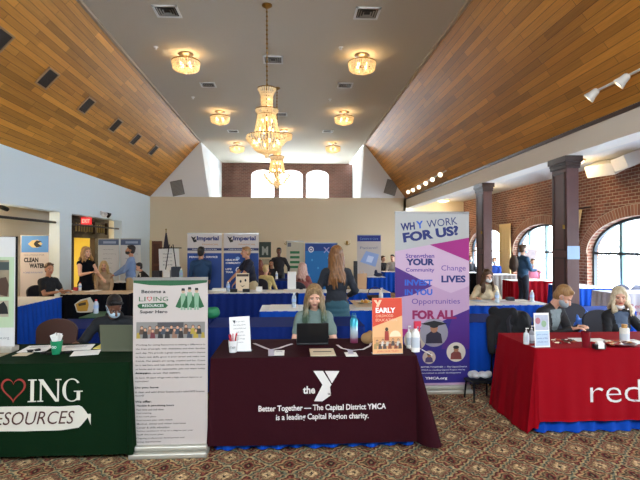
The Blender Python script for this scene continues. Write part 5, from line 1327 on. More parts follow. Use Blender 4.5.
c = q(387, 336); mb = MB(); mb.add([(c[0] + a * .02, -.0062, c[1] + b * .04) for a, b in ((-1, -1), (1, -1), (.8, 1), (-.8, 1))], [(0, 1, 2, 3)], 0); mb.add([(a, -.0064, b) for a, b in ellp(c[0], c[1] + .055, .014, .017, 12)], [tuple(range(12))], 1); mb.build('printed_people', [mat('print_a03a2c', 'a03a2c', .6), mat('print_4a3428', '4a3428', .6)], s, fix=False)
x, z = q(377, 352.5); text('JOIN OUR TEAM', x, z, w * .7, .016, mat('print_orange_red', 'd2452c', .6), s)
bottle(415.5, 351.5, Z2, .036, .265, M_white, mat('trigger_red', 'cf3550', .4), 'white spray bottle with a pink red trigger at the right end of the maroon table', kind='spray')
bottle(408.8, 348, Z2, .022, .2, M_white, M_white, 'slim white bottle half hidden behind the orange flyer', kind='pump')
mb = MB(); a = at(418, 344, z=Z2 + .07); b = at(428, 357, z=Z2 + .006)
mb.tube([(0, 0, 0), tuple(Vector((b.x - a.x, b.y - a.y, 0)))], .005, 6); o = mb.build('pen', M_white); o.location = (at(417, 351, z=Z2).x + .05, at(417, 351, z=Z2).y + .02, Z2 + .006); tagm(o, 'white pen lying right of the spray bottle', 'pen')
p = at(367, 344, z=Z2); mb = MB(); mb.ell((0, 0, .055), (.06, .04, .055)); mb.ell((.03, 0, .1), (.03, .03, .03)); me = remesh(mb, .01, 2); o = link('pouch', me, None, mat('tan_cloth', 'b08a5c', .8, bump=.4, bscale=30)); o.location = p; tagm(o, 'tan cloth pouch just left of the orange flyer', 'pouch')
# --- green table
laptop(117, 351.5, Z1, .285, .225, R(-3), 'olive grey laptop lid in front of the person in dark jacket at the green table', mat('olive_lid', '5c5f4c', .5), 8)
p = at(56.5, 354, z=Z1); t = empty('cup', p, 0, 'green plastic cup holding white folded papers', 'cup')
mb = MB(); mb.lathe([(0, 0), (.034, 0), (.05, .115), (.047, .115), (.032, .004), (0, .004)], n=20); mb.build('cup_body', mat('green_plastic', '1c8a5c', .35), t, smooth=True)
for i in range(6):
    a = i * 1.1; mb = MB(); M = Matrix.Translation((.018 * math.cos(a), .018 * math.sin(a), .12)) @ Matrix.Rotation(a, 4, 'Z') @ Matrix.Rotation(.35, 4, 'Y'); mb.cbox((0, 0, 0), (.04, .004, .1 + .01 * (i % 3)), M=M); mb.build('folded_paper', M_paper, t)
text('GO', -.02, .055, .04, .022, M_inkw, t, y=-.0455, bold=.02)
sheet(24, 345.5, 50, 352, Z1, 'white leaflet left of the green cup', rz=R(8), lines=2); sheet(60, 345, 92, 350.5, Z1, 'white sheets behind the green cup, under the pen hand', rz=R(12), lines=3); sheet(73, 350.5, 99, 355.5, Z1, 'white envelope in front of the olive laptop', rz=R(14), cat='envelope', name='envelope'); sheet(16, 353, 30, 356, Z1, 'small cream card near the front edge of the green table', mat('cream_card', 'dcc9ac', .7), cat='card', name='card'); sheet(-6, 352, 7, 357, Z1, 'tan card at the very left photo edge', mat('tan_card', '9c8a6c', .7), cat='card', name='card')
o = sheet(97, 345, 104, 349, Z1, 'small yellow sticky notes beside the olive laptop', mat('yellow_note', 'd9c96a', .7), cat='sticky notes', name='sticky_notes', h=.008)
def clip(px, py, label, rz):
    p = at(px, py, z=Z1); t = empty('sunglasses', p, rz, label, 'sunglasses'); 
    for s_ in (-1, 1): mb = MB(); mb.lathe([(0, 0), (.022, 0), (.024, .012), (.02, .018), (0, .018)], (s_ * .028, 0, 0), 14); mb.build('lens', M_black, t)
    mb = MB(); mb.tube([(-.05, 0, .012), (-.045, .06, .01)], .004, 6); mb.tube([(.05, 0, .012), (.045, .06, .01)], .004, 6); mb.tube([(-.01, 0, .014), (.01, 0, .014)], .004, 6); mb.build('frame', M_black, t); return t
clip(34, 351.5, 'black folded sunglasses at the left of the green cup', .6); clip(46.5, 354, 'black folded sunglasses just in front of the green cup', -.3); clip(64, 353.5, 'black folded sunglasses right of the green cup', .2)
# tabletop display
p = at(7, 352, z=Z1); t = empty('display_board', (at(-3, 352, z=Z1).x, p.y, Z1), R(0), 'white and green tabletop photo display at the left end of the green table', 'display board')
xr = at(15, 300, Y=p.y).x - t.location.x; xl = xr - .62
def q(px, py): w_ = at(px, py, Y=p.y); return (w_.x - t.location.x, w_.z - Z1)
mb = MB(); mb.box((xl, -.05, 0), (xr, .08, .05)); mb.build('base', mat('silver_cassette', 'b9b5a8', .35, metal=.4), t, bevel=.01)
mb = MB(); mb.box((xl, -.003, .05), (xr, .003, q(0, 237)[1])); pn = mb.build('display_panel', mat('banner_pale', 'd3d3d0', .6), t)
def rc(a, b, c, d, m, nm='printed_band', yy=-.004): flat(rect(*q(a, d), *q(c, b)), m, pn, yy, nm)
rc(-50, 257, 14.5, 328, mat('print_pale_green2', 'b4c9a6', .6))
rc(-22, 260, 9.5, 297, mat('print_photo_brown', '8c7f68', .7, var=.4, vscale=18), 'printed_photo', -.005); rc(-22, 300.5, 9, 317, mat('print_photo_grey', 'a9a08c', .7, var=.3, vscale=20), 'printed_photo', -.005)
rc(-2, 262, 9.5, 270, mat('print_photo_dark', '3f4a48', .7), 'printed_photo', -.0055)
c = q(4, 285); mb = MB(); mb.add([(c[0] + a, -.006, c[1] + b) for a, b in ((-.05, -.08), (.03, -.1), (.045, 0), (.02, .07), (-.03, .06), (-.05, 0))], [tuple(range(6))]); mb.build('printed_people', mat('print_4a3428', '4a3428', .6), pn, fix=False)
c = q(4, 307); mb = MB(); mb.add([(c[0] + a, -.006, c[1] + b) for a, b in ((-.06, -.06), (.04, -.06), (.03, .0), (.0, .05), (-.04, .02))], [tuple(range(5))]); mb.build('printed_people', M_ink, pn, fix=False)
x, z = q(-12, 340); text('ourhope.org', x, z, q(12, 0)[0] - x, .03, M_inkg, pn, y=-.005)
# black framed board behind
p = at(12, 297, Y=7.2); t = empty('framed_board', (p.x - .5, 7.4, 0), 0, 'black framed notice board standing behind the tabletop display', 'notice board'); e = at(17.5, 236.5, Y=7.4); xr = e.x - t.location.x
mb = MB()
for a, b, c, d in ((xr - .03, 0, xr, e.z), (xr - .9, 0, xr - .87, e.z), (xr - .9, e.z - .03, xr, e.z), (xr - .9, .9, xr, .93)): mb.box((a, -.015, b), (c, .015, d))
mb.box((xr - .05, -.2, 0), (xr, .2, .03)); mb.box((xr - .9, -.2, 0), (xr - .85, .2, .03)); mb.build('frame', M_blackm, t)
mb = MB(); mb.box((xr - .87, -.006, .93), (xr - .03, .006, e.z - .03)); mb.build('board_panel', mat('board_grey', 'b4b2aa', .7), t)
# --- red table
bottle(526.3, 344, Z2, .026, .15, M_gel, M_white, 'clear sanitizer pump bottle, left one of the pair on the red table', kind='pump')
bottle(531.8, 343, Z2, .024, .165, mat('grey_gel', 'a8aab0', .25, alpha=.9), M_white, 'greyish sanitizer pump bottle, right one of the pair, touching the picture stand', kind='pump')
t, s, w, p = stand_sign(534.5, 551, 347.5, .31, Z2, 'clear stand with a picture card at the left end of the red table', M_paper, rz=R(4), tilt=-4)
def q(px, py): return ((px - 542.7) / 16.5 * w, (347.5 - py) / 33 * .31)
flat(rect(*q(535.5, 331), *q(550, 316.5)), mat('print_cool', 'b9bccb', .6, var=.25, vscale=30), s, -.003, 'printed_photo'); flat(rect(*q(535.5, 346), *q(550, 332)), mat('print_ice', 'bcd0e4', .6, var=.1, vscale=20), s, -.003, 'printed_photo')
c = q(538.5, 322); flat(ellp(c[0], c[1], .025, .03), mat('print_rose', 'b0707c', .6), s, -.004, 'printed_spot'); c = q(545, 325); flat(ellp(c[0], c[1], .025, .03), mat('print_sage', '8faa88', .6), s, -.0042, 'printed_spot')
for i in range(3): x, z = q(537, 336 + i * 3.4); text(['give today', 'save a life', 'donate now'][i], x, z, w * .7, .014, mat('print_blue_s', '3a60a0', .6), s)
def pile(px0, py0, px1, py1, z, n, cols, label, name, group, seed, s=(.05, .03, .012), cat=None):
    rnd = random.Random(seed)
    for i in range(n):
        p = at(rnd.uniform(px0, px1), rnd.uniform(py0, py1), z=z); mb = MB(); q_ = s; f = rnd.uniform(.7, 1.2); a, b, c = q_[0] * f / 2, q_[1] * f / 2, q_[2] * f
        mb.add([(-a, -b * .6, c * .2), (-a * .7, -b, 0), (a * .7, -b, 0), (a, -b * .4, c * .2), (a, b * .5, c * .1), (0, b, 0), (-a, b * .5, c * .1), (-a * .6, 0, c), (a * .6, .0, c * .9)], [(0, 1, 7), (1, 2, 8, 7), (2, 3, 8), (3, 4, 8), (4, 5, 7, 8), (5, 6, 7), (6, 0, 7), (0, 6, 5, 4, 3, 2, 1)])
        o = mb.build(name, mat('wrap_' + cols[i % len(cols)], cols[i % len(cols)], .4)); o.location = (p.x, p.y, z + .002); o.rotation_euler = (0, 0, rnd.uniform(0, 3)); tagm(o, label, cat or name.replace('_', ' '), group)
pile(553, 339.5, 575, 343.5, Z2, 14, ['5a3a2a', 'd8d2c8', 'a8452c', '2c2c30', 'e4d2b4'], 'small wrapped sweet in the scatter in front of the man at the red table', 'wrapped_sweet', 'scattered sweets by the man', 5)
p = at(586, 347, z=Z2); t = empty('cup', p, 0, 'dark red clear plastic tumbler on the red table', 'cup')
mb = MB(); mb.lathe([(0, 0), (.03, 0), (.042, .14), (.04, .14), (.028, .004), (0, .004)], n=20); mb.build('tumbler', mat('red_plastic', '7c1422', .2), t, smooth=True)
mb = MB(); mb.lathe([(.0395, .135), (0, .135)], n=20); mb.build('drink', mat('dark_drink', '3c1014', .2), t)
p = at(599, 349, z=Z2); t = empty('card_box', p, 0, 'small black box holding white cards at the front of the red table', 'card box')
mb = MB(); mb.box((-.05, -.03, 0), (.05, .03, .045)); mb.build('box', M_black, t, bevel=.01)
mb = MB(); mb.box((-.028, -.035, .01), (.028, -.031, .06)); mb.box((-.028, -.02, .045), (.028, .01, .07)); mb.build('cards', M_paper, t)
p = at(620, 345, z=Z2); t = empty('platter', p, 0, 'low dark platter of mixed snacks in front of the blonde woman', 'platter')
mb = MB(); mb.lathe([(0, 0), (.1, 0), (.14, .02), (.135, .022), (.1, .006), (0, .006)], n=28); mb.build('dish', mat('dark_red_plastic', '6a1a20', .3), t, smooth=True)
pile(607, 340.5, 631, 345.5, Z2 + .022, 26, ['a8452c', 'd9c9a8', '5a3a2a', 'c9802c', 'e8e0d4', '8c2c34'], 'small wrapped sweet heaped on the platter', 'wrapped_sweet', 'sweets on the platter', 8)
bottle(624.5, 342, Z2, .042, .17, mat('white_printed', 'dcd8d0', .5, var=.2, vscale=60), mat('tan_cap', 'b88a4c', .5), 'white printed jar with a tan lid in front of the blonde woman', kind='jar')
sheet(572, 338, 592, 341.5, Z2, 'white sheet behind the red tumbler'); sheet(588, 338.5, 606, 342, Z2, 'white sheet right of the red tumbler, under the woman in black'); sheet(629, 339.5, 642, 344, Z2, 'white sheet at the right photo edge on the red table', lines=2)
# --- on the rows behind
def box_thing(px0, px1, pyt, pyb, z, d, label, m, name, cat, rz=0):
    a = at(px0, pyb, z=z); b = at(px1, pyb, z=z); Y = a.y; h = at(px0, pyt, Y=Y).z - z; w = b.x - a.x
    mb = MB(); mb.box((-w / 2, 0, 0), (w / 2, d, h)); o = mb.build(name, m, bevel=.004); o.location = ((a.x + b.x) / 2, Y, z); o.rotation_euler = (0, 0, rz); tagm(o, label, cat); return o, w, h
sheet(269, 304.5, 299, 310.5, ZB, 'white sheet on the blue table left of the woman with the black laptop', name='paper')
bottle(294, 307.5, ZB, .034, .22, M_pet, M_white, 'clear water bottle on the table left of the woman with the black laptop')
p = at(216, 314.5, z=ZB); mb = MB(); mb.ell((0, 0, .07), (.11, .06, .075)); mb.ell((.04, 0, .1), (.06, .05, .05)); me = remesh(mb, .012, 2); o = link('bag', me, None, mat('green_bag', '1c7a4c', .6, bump=.4, bscale=20)); o.location = (p.x, 6.42, ZB + .004); tagm(o, 'green cloth bag just right of the white roll-up banner', 'bag')
sheet(352, 300, 372, 307, ZB, 'cream tray liner right of the standing woman', mat('cream_card', 'dcc9ac', .7)); 
p = at(364, 303, z=ZB); mb = MB(); mb.lathe([(0, .0), (.1, 0), (.14, .03), (.13, .035), (0, .012)], n=20); o = mb.build('plate', M_white, smooth=True); o.location = p; tagm(o, 'white plate of pastries right of the standing woman', 'plate')
pile(360, 301.5, 369, 303.5, ZB + .03, 6, ['d8b060', 'c98c3c', 'e4c888'], 'golden pastry on the white plate', 'pastry', 'pastries on the white plate', 3, (.09, .06, .04))
p = at(375, 301.5, z=ZB); t = empty('basket', p, 0, 'dark brown basket of snacks behind the orange flyer', 'basket'); mb = MB(); mb.lathe([(0, 0), (.1, 0), (.14, .1), (.13, .1), (.09, .01), (0, .01)], n=24); mb.build('basket_body', mat('brown_wicker', '4a3424', .8, bump=.6, bscale=90), t, smooth=True); mb = MB(); mb.tube([(-.13, 0, .1), (-.1, 0, .2), (0, 0, .25), (.1, 0, .2), (.13, 0, .1)], .008, 6); mb.build('handle', mat('brown_wicker', '4a3424', .8), t)
bottle(381, 304, ZB, .035, .26, M_white, M_white, 'white pump bottle rising above the orange flyer', kind='pump')
o, w, h = box_thing(212, 225, 288.6, 291.3, ZB, .16, 'flat white box in front of the man in dark blue', M_white, 'box', 'box')
bottle(228, 291.5, ZB, .035, .2, M_pet, M_white, 'clear water bottle in front of the right blue and white banner')
t_, s_, w_, p_ = stand_sign(236, 249, 291, .37, ZB, 'cream picture card with dark shapes in front of the man in the navy polo', mat('cream_picture', 'e4cfae', .6), rz=R(4), tilt=-6)
flat(rect(-w_ * .45, .3, w_ * .45, .35), mat('print_4a3428', '4a3428', .6), s_, -.003, 'printed_band'); flat(ellp(-.04, .2, .02, .03, 10), M_ink, s_, -.003, 'printed_spot'); flat(ellp(.06, .22, .02, .03, 10), M_ink, s_, -.003, 'printed_spot'); flat([(-.05, .12), (.0, .08), (.06, .13), (.0, .1)], M_ink, s_, -.003, 'printed_mark')
for px, lb in ((233.5, 'small black box left of the cream picture card'), (246, 'small black box in front of the cream picture card')): box_thing(px - 3.5, px + 3.5, 289, 292.2, ZB, .08, lb, M_black, 'box', 'box')
o, w, h = box_thing(287.5, 296, 272, 289.5, ZB, .2, 'tall white brochure box on the third row table', M_white, 'brochure_box', 'brochure box')
sheet(283, 289, 300, 292.5, ZB, 'white sheet in front of the tall white brochure box'); sheet(303, 288.8, 316, 291.5, ZB, 'white sheet right of the tall white brochure box, on the third row'); sheet(352, 288.5, 366, 291.5, ZB, 'white sheet on the third row right of the standing woman')
p = at(361.5, 289, z=ZB); t = empty('gift_bag', p, 0, 'tan paper gift bag right of the standing woman', 'gift bag'); mb = MB(); mb.add([(-.1, -.05, 0), (.1, -.05, 0), (.1, .05, 0), (-.1, .05, 0), (-.11, -.045, .33), (.12, -.04, .34), (.12, .04, .34), (-.11, .045, .33)], [(3, 2, 1, 0), (0, 1, 5, 4), (1, 2, 6, 5), (2, 3, 7, 6), (3, 0, 4, 7)]); mb.build('bag_body', mat('kraft_paper', 'c99f78', .8), t); mb = MB(); mb.tube([(-.04, -.04, .33), (-.03, -.04, .4), (.03, -.04, .4), (.04, -.04, .33)], .006, 6); mb.build('bag_handle', mat('kraft_paper', 'c99f78', .8), t)
p = at(355.5, 290.3, z=ZB); t = empty('speaker', p, 0, 'slim black speaker post right of the standing woman', 'speaker'); mb = MB(); mb.box((-.04, -.04, 0), (.04, .04, .62)); mb.build('cabinet', M_black, t, bevel=.01); mb = MB(); mb.cyl((0, 0, -.0), .08, .02); mb.build('foot', M_black, t)
for px, py, lb in ((80, 290.5, 'small bottle with a red cap on the black covered table'),): bottle(px, py, ZB, .03, .17, M_white, mat('cap_red', 'c8383c', .5), lb)
bottle(96, 314, ZB, .032, .2, mat('pale_blue_plastic', 'b4c0d0', .4), mat('cap_red', 'c8383c', .5), 'white bottle with a red cap left of the person in the dark jacket')
o = sheet(88, 312, 108, 318, ZB, 'dark green folder under the white bottle with a red cap', mat('green_folder', '1c5a3c', .6), cat='folder', name='folder', h=.01)
bottle(108, 289.5, ZB, .03, .2, M_white, M_black, 'white bottle on the dark covered table by the man in light blue') if False else None
for a, b, c, d, lb in ((436, 300.8, 470, 305, 'white papers beside the purple banner on the long blue table'), (474, 301.5, 496, 305.5, 'white papers under the hands of the masked long haired woman'), (500, 300.5, 516, 304.5, 'pinkish papers in the middle of the long blue table'), (519, 300.5, 541, 304, 'white papers at the right end of the long blue table')):
    sheet(a, b, c, d, ZB, lb, mat('pinkish_paper', 'e4d4d8', .8) if 'pink' in lb else None, lines=2)
bottle(497, 302.5, ZB, .035, .2, M_pet, M_white, 'clear water bottle right of the masked long haired woman'); bottle(532, 302, ZB, .035, .2, M_pet, M_white, 'clear water bottle in front of the suited man')
pile(492, 267.8, 502, 268.3, .802, 12, ['3a3230', '5a4a3c', '2c2c34', '7a6a54'], 'dark folded item heaped on the grey draped table', 'folded_cloth', 'dark heap on the grey draped table', 11, (.22, .16, .1), cat='folded cloth')
sheet(537, 278.5, 550, 281.5, ZB, 'white sheet on the far red table'); bottle(541, 279.5, ZB, .03, .2, M_white, M_blkc, 'white bottle on the far red table')
p = at(376, 276, z=ZB); mb = MB(); mb.ell((0, 0, .06), (.14, .06, .06)); mb.ell((-.07, 0, .14), (.05, .04, .08)); me = remesh(mb, .015, 2); o = link('bag', me, None, mat('navy_bag', '1c2444', .7)); o.location = (p.x, 14.8, ZB + .003); tagm(o, 'small dark blue bag on the table under the white and navy banner', 'bag')
sheet(264, 275, 272, 277, ZB, 'white sheet on the dark blue table near the back'); bottle(276.5, 279, ZB, .035, .22, M_white, M_white, 'white bottle on the dark blue table near the back')
for px, lb in ((146, 'stack of grey folders beside the bending person'), ): pass
for i, (px0, px1, yt, m_, lb) in enumerate(((152, 160, 271, mat('dark_box', '2a2830', .7), 'dark box on the table left of the flip chart legs'), (163, 170, 270, M_white, 'white box in front of the flip chart'), (171, 179, 267, mat('slate_box', '3a4250', .7), 'slate coloured box right of the flip chart'))):
    box_thing(px0, px1, yt, 279.0, ZB, .25, lb, m_, 'box', 'box')
bottle(181, 279.3, ZB, .05, .3, mat('pale_cyan_plastic', '9cc4d0', .3), M_white, 'pale blue bottle beside the slate coloured box')
sheet(62, 290.2, 74, 292, ZB, 'white leaflets on the left end of the black covered table'); sheet(88, 290, 99, 291.8, ZB, 'white leaflets in the middle of the black covered table')
box_thing(73, 77, 287.5, 290.8, ZB, .06, 'small red box on the black covered table', mat('small_red_box', 'a8282c', .5), 'box', 'box')
sheet(266, 290.3, 280, 292.2, ZB, 'white sheet at the middle of the long third row, left of the brochure box'); sheet(216, 291.2, 226, 292.6, ZB, 'white leaflet in front of the flat white box')
box_thing(256, 262, 287, 291.5, ZB, .12, 'small white box by the khaki trousers', M_white, 'box', 'box')
bottle(320, 289.6, ZB, .03, .2, M_pet, M_white, 'clear bottle half hidden by the standing woman') if False else None
box_thing(447, 456, 296, 302.5, ZB, .1, 'low white box on the long blue table, half behind the banner', M_white, 'box', 'box') if False else None
box_thing(508, 515, 297.5, 301, ZB, .1, 'small dark box in the middle of the long blue table', mat('dark_box', '2a2830', .7), 'box', 'box')
sheet(473, 300.2, 482, 301.8, ZB, 'pale blue booklet behind the white papers on the long blue table', mat('pale_blue_paper', 'a9c3e2', .7), cat='booklet', name='booklet')
# --- crate, bag and coat near the red table
p = at(482, 400, z=0); t = empty('step_stool', (p.x, 5.35, 0), R(10), 'small black folding stool under the left end of the red table', 'stool')
mb = MB(); mb.box((-.15, -.1, .2), (.15, .1, .22)); mb.build('seat', M_black, t)
for sx in (-1, 1):
    for sy in (-1, 1): mb = MB(); mb.tube([(sx * .13, sy * .08, .2), (sx * .14, sy * .1, 0)], .01, 6); mb.build('leg', M_blackm, t)
mb = MB(); rnd = random.Random(3)
for i in range(9): mb.ell((rnd.uniform(-.09, .09), rnd.uniform(-.05, .05), .05 + rnd.uniform(-.01, .02)), (rnd.uniform(.03, .06), .04, rnd.uniform(.03, .045)), n=6)
me = remesh(mb, .012, 1); zmin = min(v.co.z for v in me.vertices)
for v in me.vertices: v.co.z -= zmin
o = link('plastic_bag', me, None, mat('crumpled_white_plastic', 'c4c4c8', .35, bump=.6, bscale=40)); o.location = (p.x, 5.35, .221); tagm(o, 'crumpled whitish plastic bag on the small black stool', 'plastic bag')
p = at(583, 320, Y=6.3); chair(p.x, 6.35, R(0), 'dark chair with a blue plastic bag on it, between the two seated people')
mb = MB(); mb.ell((0, 0, .13), (.13, .09, .14)); mb.cap((.03, 0, .2), (.05, 0, .36), .05, .015); mb.cap((-.06, 0, .2), (-.08, 0, .31), .04, .015); me = remesh(mb, .012, 1); zmin = min(v.co.z for v in me.vertices)
for v in me.vertices: v.co.z -= zmin
o = link('plastic_bag', me, None, mat('blue_plastic_bag', '3f74d0', .35, bump=.5, bscale=25)); o.location = (p.x, 6.3, .463); tagm(o, 'bright blue plastic bag with knotted handles between the two seated people', 'plastic bag')
# --- chairs
chair(xat(39, 5.1), 5.25, 0, 'brown round backed chair pushed behind the green table', M_brownc)
chair(xat(612, 9.9), 9.95, R(190), 'grey padded chair by the near arched window, left one of two', mat('grey_chair', '5a5a68', .8)); chair(xat(625, 9.9), 9.8, R(190), 'grey padded chair by the near arched window, right one of two', mat('grey_chair', '5a5a68', .8))
cx = xat(519, 5.5); chair(cx, 5.62, R(0), 'chair left of the man at the red table, covered by a black coat')
mb = MB(); rnd = random.Random(9)
for i in range(30): mb.ell((rnd.uniform(-.2, .2), rnd.uniform(.16, .28), rnd.uniform(.6, .9)), (rnd.uniform(.05, .09), rnd.uniform(.05, .08), rnd.uniform(.06, .11)), n=8)
mb.ell((0, .22, .75), (.24, .08, .2)); mb.cap((-.2, .2, .8), (-.24, .1, .45), .06, .045); mb.cap((.2, .2, .85), (.23, .1, .5), .06, .045)
o = link('coat', remesh(mb, .015, 1), None, mat('black_coat', '17161a', .85, bump=.5, bscale=18)); o.location = (cx, 5.62, 0); tagm(o, 'puffy black coat heaped over the chair left of the man at the red table', 'coat')

# ------------------------------------------------------------------ everyone
def shirtm(n, c): return mat('cloth_' + n, c, .8, bump=.25, bscale=30)
H_ = {'blonde': hair_mat('hair_blonde', 'b8935c', 'd8bb84'), 'plat': hair_mat('hair_pale_blonde', 'c4b08a', 'e8dcc0'), 'auburn': hair_mat('hair_auburn', '5c361c', '9c6a38'), 'brown': hair_mat('hair_brown', '3a2618', '5e4028'), 'black': hair_mat('hair_black', '0e0c0c', '242022'),
      'sandy': hair_mat('hair_sandy', '7a5632', 'a88050'), 'green': hair_mat('hair_green_tips', '6e5238', 'a5865c', '12584a', 1.05), 'red': hair_mat('hair_red', '5a2a20', '8c4a34'), 'pink': hair_mat('hair_pinkish', 'a87a6c', 'd8b4a4')}
MK = mat('mask_pale_blue', 'b4c8d4', .7); MKW = mat('mask_white', 'dcdcdc', .7); MKG = mat('mask_grey', '9aa4aa', .7)
def person(px, Y, label, seat=True, crz=None, **k):
    x = xat(px, Y); o = human(label, x, Y, pose='sit' if seat else 'stand', **k)
    if seat: chair(x, Y + .0, k.get('rz', 0), 'dark chair under the ' + CH[label])
    return o
CH = {}
def P(label, ch, *a, **k):
    if ch: CH[label] = ch
    return person(*a, label, ch is not None, **k)
NEAR = .0075
P('woman seated behind the black laptop, wavy hair with green ends, grey green top', 'woman at the black laptop', 314, 5.18, H=1.58, lean=3, pitch=20, top=None, tmat=shirtm('greygreen', '6f8078'), sleeve='short', hands={-1: (-.11, -.33, .815), 1: (.11, -.33, .815)}, hair='long', hmat=H_['green'], female=True, vox=NEAR, bmat=M_black)
P('standing woman seen from behind, very long auburn hair, dark jacket, teal skirt', None, 336.5, 6.83, H=1.68, rz=R(180), tmat=shirtm('charcoal', '23262e'), bottom='skirt', bmat=mat('teal_cloth', '2a5260', .8, bump=.3, bscale=14), hair='verylong', hmat=H_['auburn'], female=True, vox=.009, hands={-1: (-.2, -.2, 1.0), 1: (.2, -.2, 1.0)})
P('person in a dark jacket and pale mask bent over a laptop at the green table', 'person in a dark jacket at the green table', 118, 5.42, H=1.52, lean=20, pitch=34, yaw=38, skin=SK2, tmat=shirtm('nearblack', '15171c'), hands={-1: (-.27, -.5, .83), 1: (.12, -.42, .83)}, hair='short', hmat=H_['black'], mask=MK, vox=NEAR, hood=True)
P('man in a black shirt seated sideways below the clean water banner', 'man in black by the clean water banner', 46, 10.15, H=1.66, rz=R(70), lean=8, skin=SK3, tmat=shirtm('nearblack', '15171c'), sleeve='short', hands={-1: (-.12, -.42, .82), 1: (.15, -.42, .82)}, hair='short', hmat=H_['brown'], yaw=-25)
P('standing blonde woman in a black sleeveless dress beside the dark doorway', None, 86, 11.2, H=1.66, rz=R(55), tmat=M_blkc, sleeve='none', bottom='skirt', bmat=M_blkc, hair='bob', hmat=H_['sandy'], female=True, hands={-1: (-.12, -.35, 1.15), 1: (.18, -.36, 1.0)})
P('seated blonde woman in a beige top between the two standing talkers', 'blonde woman in beige at the left', 104, 12.35, H=1.62, rz=R(20), tmat=shirtm('beige', 'c4a684'), hair='bob', hmat=H_['blonde'], female=True, lean=5)
P('standing dark haired man in a light blue shirt facing left', None, 131, 12.3, H=1.7, rz=R(-80), tmat=shirtm('lightblue', '7c92b8'), inner=M_black, bmat=mat('khaki', 'a8906c', .8), hair='short', hmat=H_['black'], mask=M_black, skin=SK3, hands={-1: (-.1, -.42, .98), 1: (.1, -.35, 1.0)})
P('person in black and white bent forward by the brown door', 'bending person by the brown door', 151, 14.6, H=1.6, rz=R(-60), lean=35, tmat=shirtm('offblack', '1c1a20'), inner=M_white, hair='short', hmat=H_['black'], hands={-1: (-.1, -.6, .7), 1: (.1, -.6, .7)})
P('dark haired man in a dark blue shirt seen from behind, before the left blue banner', None, 201, 11.0, H=1.66, rz=R(180), tmat=shirtm('deepteal', '1f3f60'), hair='short', hmat=H_['black'], skin=SK3, hands={-1: (-.12, -.38, .95), 1: (.25, -.1, .82)})
P('man in a navy polo and khaki trousers leaning to the left over the table', None, 252.5, 11.05, H=1.68, rz=R(-65), lean=14, tmat=shirtm('navy', '1a1d30'), sleeve='short', bmat=mat('khaki_light', 'c9b48c', .8), hair='short', hmat=H_['sandy'], skin=SK3, hands={-1: (-.1, -.5, .95), 1: (.1, -.45, .9)})
P('standing man dressed all in black near the green striped board', None, 279, 14.9, H=1.63, tmat=shirtm('offblack', '1c1a20'), hair='short', hmat=H_['black'], skin=SK2, vox=.014, hands={-1: (-.3, -.12, .95), 1: (.3, -.12, .95)})
P('seated person with red brown hair seen from behind, right of the navy polo man', 'red brown haired person near the back', 259.5, 13.6, H=1.6, rz=R(200), tmat=shirtm('rust', '6a3a34'), hair='bob', hmat=H_['red'], vox=.014)
P('seated person in a pale yellow top near the back', 'person in pale yellow', 266, 12.2, H=1.5, rz=R(150), tmat=shirtm('yellow', 'd4bc7c'), hair='short', hmat=H_['blonde'], vox=.014)
P('seated dark haired person left of the man in black near the back', 'dark haired person near the back', 271.5, 14.9, H=1.55, tmat=shirtm('offblack', '1c1a20'), hair='short', hmat=H_['black'], skin=SK3, vox=.014)
P('seated woman with pinkish long hair right of the tall white brochure box', 'woman with pinkish hair', 302.5, 11.1, H=1.6, rz=R(150), tmat=shirtm('dustyrose', '8c4a44'), hair='long', hmat=H_['pink'], female=True)
P('tiny seated person with a dark cap just left of the purple banner', 'person with a dark cap at the back', 392.5, 18.8, H=1.66, rz=R(-30), tmat=shirtm('greywhite', 'b4aca4'), hair='short', hmat=H_['black'], vox=.016)
P('tiny seated person in black at the back, right of the white and navy banner', 'person in black at the back', 383, 19.1, H=1.6, rz=R(40), tmat=shirtm('offblack', '1c1a20'), hair='short', hmat=H_['brown'], vox=.016)
P('masked woman with long brown hair in a cream top writing at the long blue table', 'masked long haired woman', 485, 8.75, H=1.6, lean=20, yaw=20, pitch=8, rz=R(-15), tmat=shirtm('cream', 'd8c4a0'), hair='long', hmat=H_['brown'], female=True, mask=MKW, hands={-1: (-.2, -.4, .83), 1: (.12, -.42, .83)}, vox=.01)
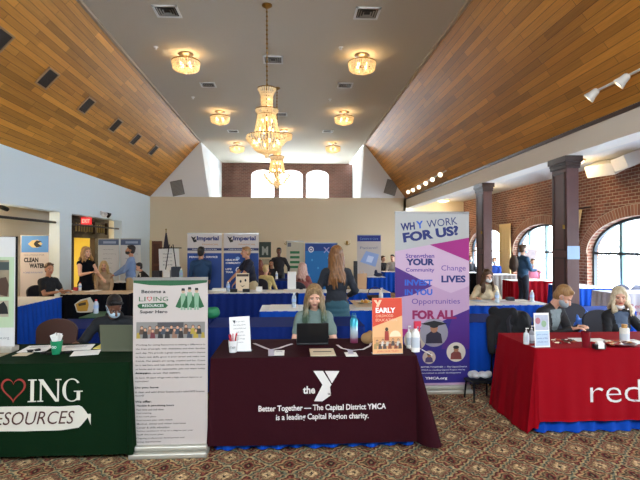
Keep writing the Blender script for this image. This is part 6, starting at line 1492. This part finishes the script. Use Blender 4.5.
o = P('man in a blue suit with a dark backpack standing at the far red table', None, 523, 12.55, H=1.72, rz=R(95), tmat=shirtm('suitblue', '2c5070'), bmat=mat('dark_trousers', '1c2230', .8), hair='short', hmat=H_['brown'], mask=MK, hands={-1: (-.1, -.3, 1.05), 1: (.1, -.35, 1.05)})
mb = MB(); mb.ell((0, 0, 0), (.15, .1, .22)); mb.ell((0, .06, -.08), (.11, .05, .1)); bp = link('backpack', remesh(mb, .012, 2), None, mat('brown_backpack', '4a3a30', .8)); bp.location = (o.location.x - .25, o.location.y, 1.24); bp.rotation_euler = (0, 0, R(95)); tagm(bp, 'dark brown backpack worn by the man in the blue suit', 'backpack')
P('masked person in a pink shirt seated behind the far red table', 'person in pink at the far red table', 533, 13.75, H=1.62, rz=R(-20), tmat=shirtm('pink', 'c87890'), hair='short', hmat=H_['brown'], mask=MKW, vox=.014, hands={-1: (-.15, -.35, .82), 1: (.15, -.35, .82)})
P('person in a bright blue jacket seated right of the far column', 'person in bright blue', 494.5, 16.2, H=1.6, rz=R(-30), tmat=shirtm('brightblue', '1f4aa8'), hair='short', hmat=H_['black'], mask=MK, vox=.014)
P('person in dark clothes seated between the purple banner and the far column', 'person left of the far column', 470, 18.2, H=1.6, tmat=shirtm('offblack', '1c1a20'), hair='short', hmat=H_['brown'], mask=MK, vox=.016)
o = P('sandy haired man in a grey mask and black jacket looking down at the red table', 'sandy haired man at the red table', 537, 5.62, H=1.62, rz=R(28), lean=24, pitch=34, yaw=26, tmat=shirtm('blackjacket', '1f1c1e'), inner=mat('grey_scarf', '7c8688', .9, bump=.4, bscale=30), hair='short', hmat=H_['sandy'], mask=MKG, vox=NEAR, hands={-1: (-.1, -.5, .84), 1: (.12, -.46, .84)})
P('woman with pale blonde hair in a black cardigan, mask under her chin', 'pale blonde woman at the red table', 612, 5.6, H=1.5, lean=14, yaw=-28, pitch=4, chinmask=MKW, tmat=shirtm('blackcardigan', '131318'), inner=mat('slate_top', '4a5a70', .8), hair='bob', hmat=H_['plat'], female=True, vox=NEAR, hands={-1: (-.1, -.42, .83), 1: (.27, -.42, .84)})
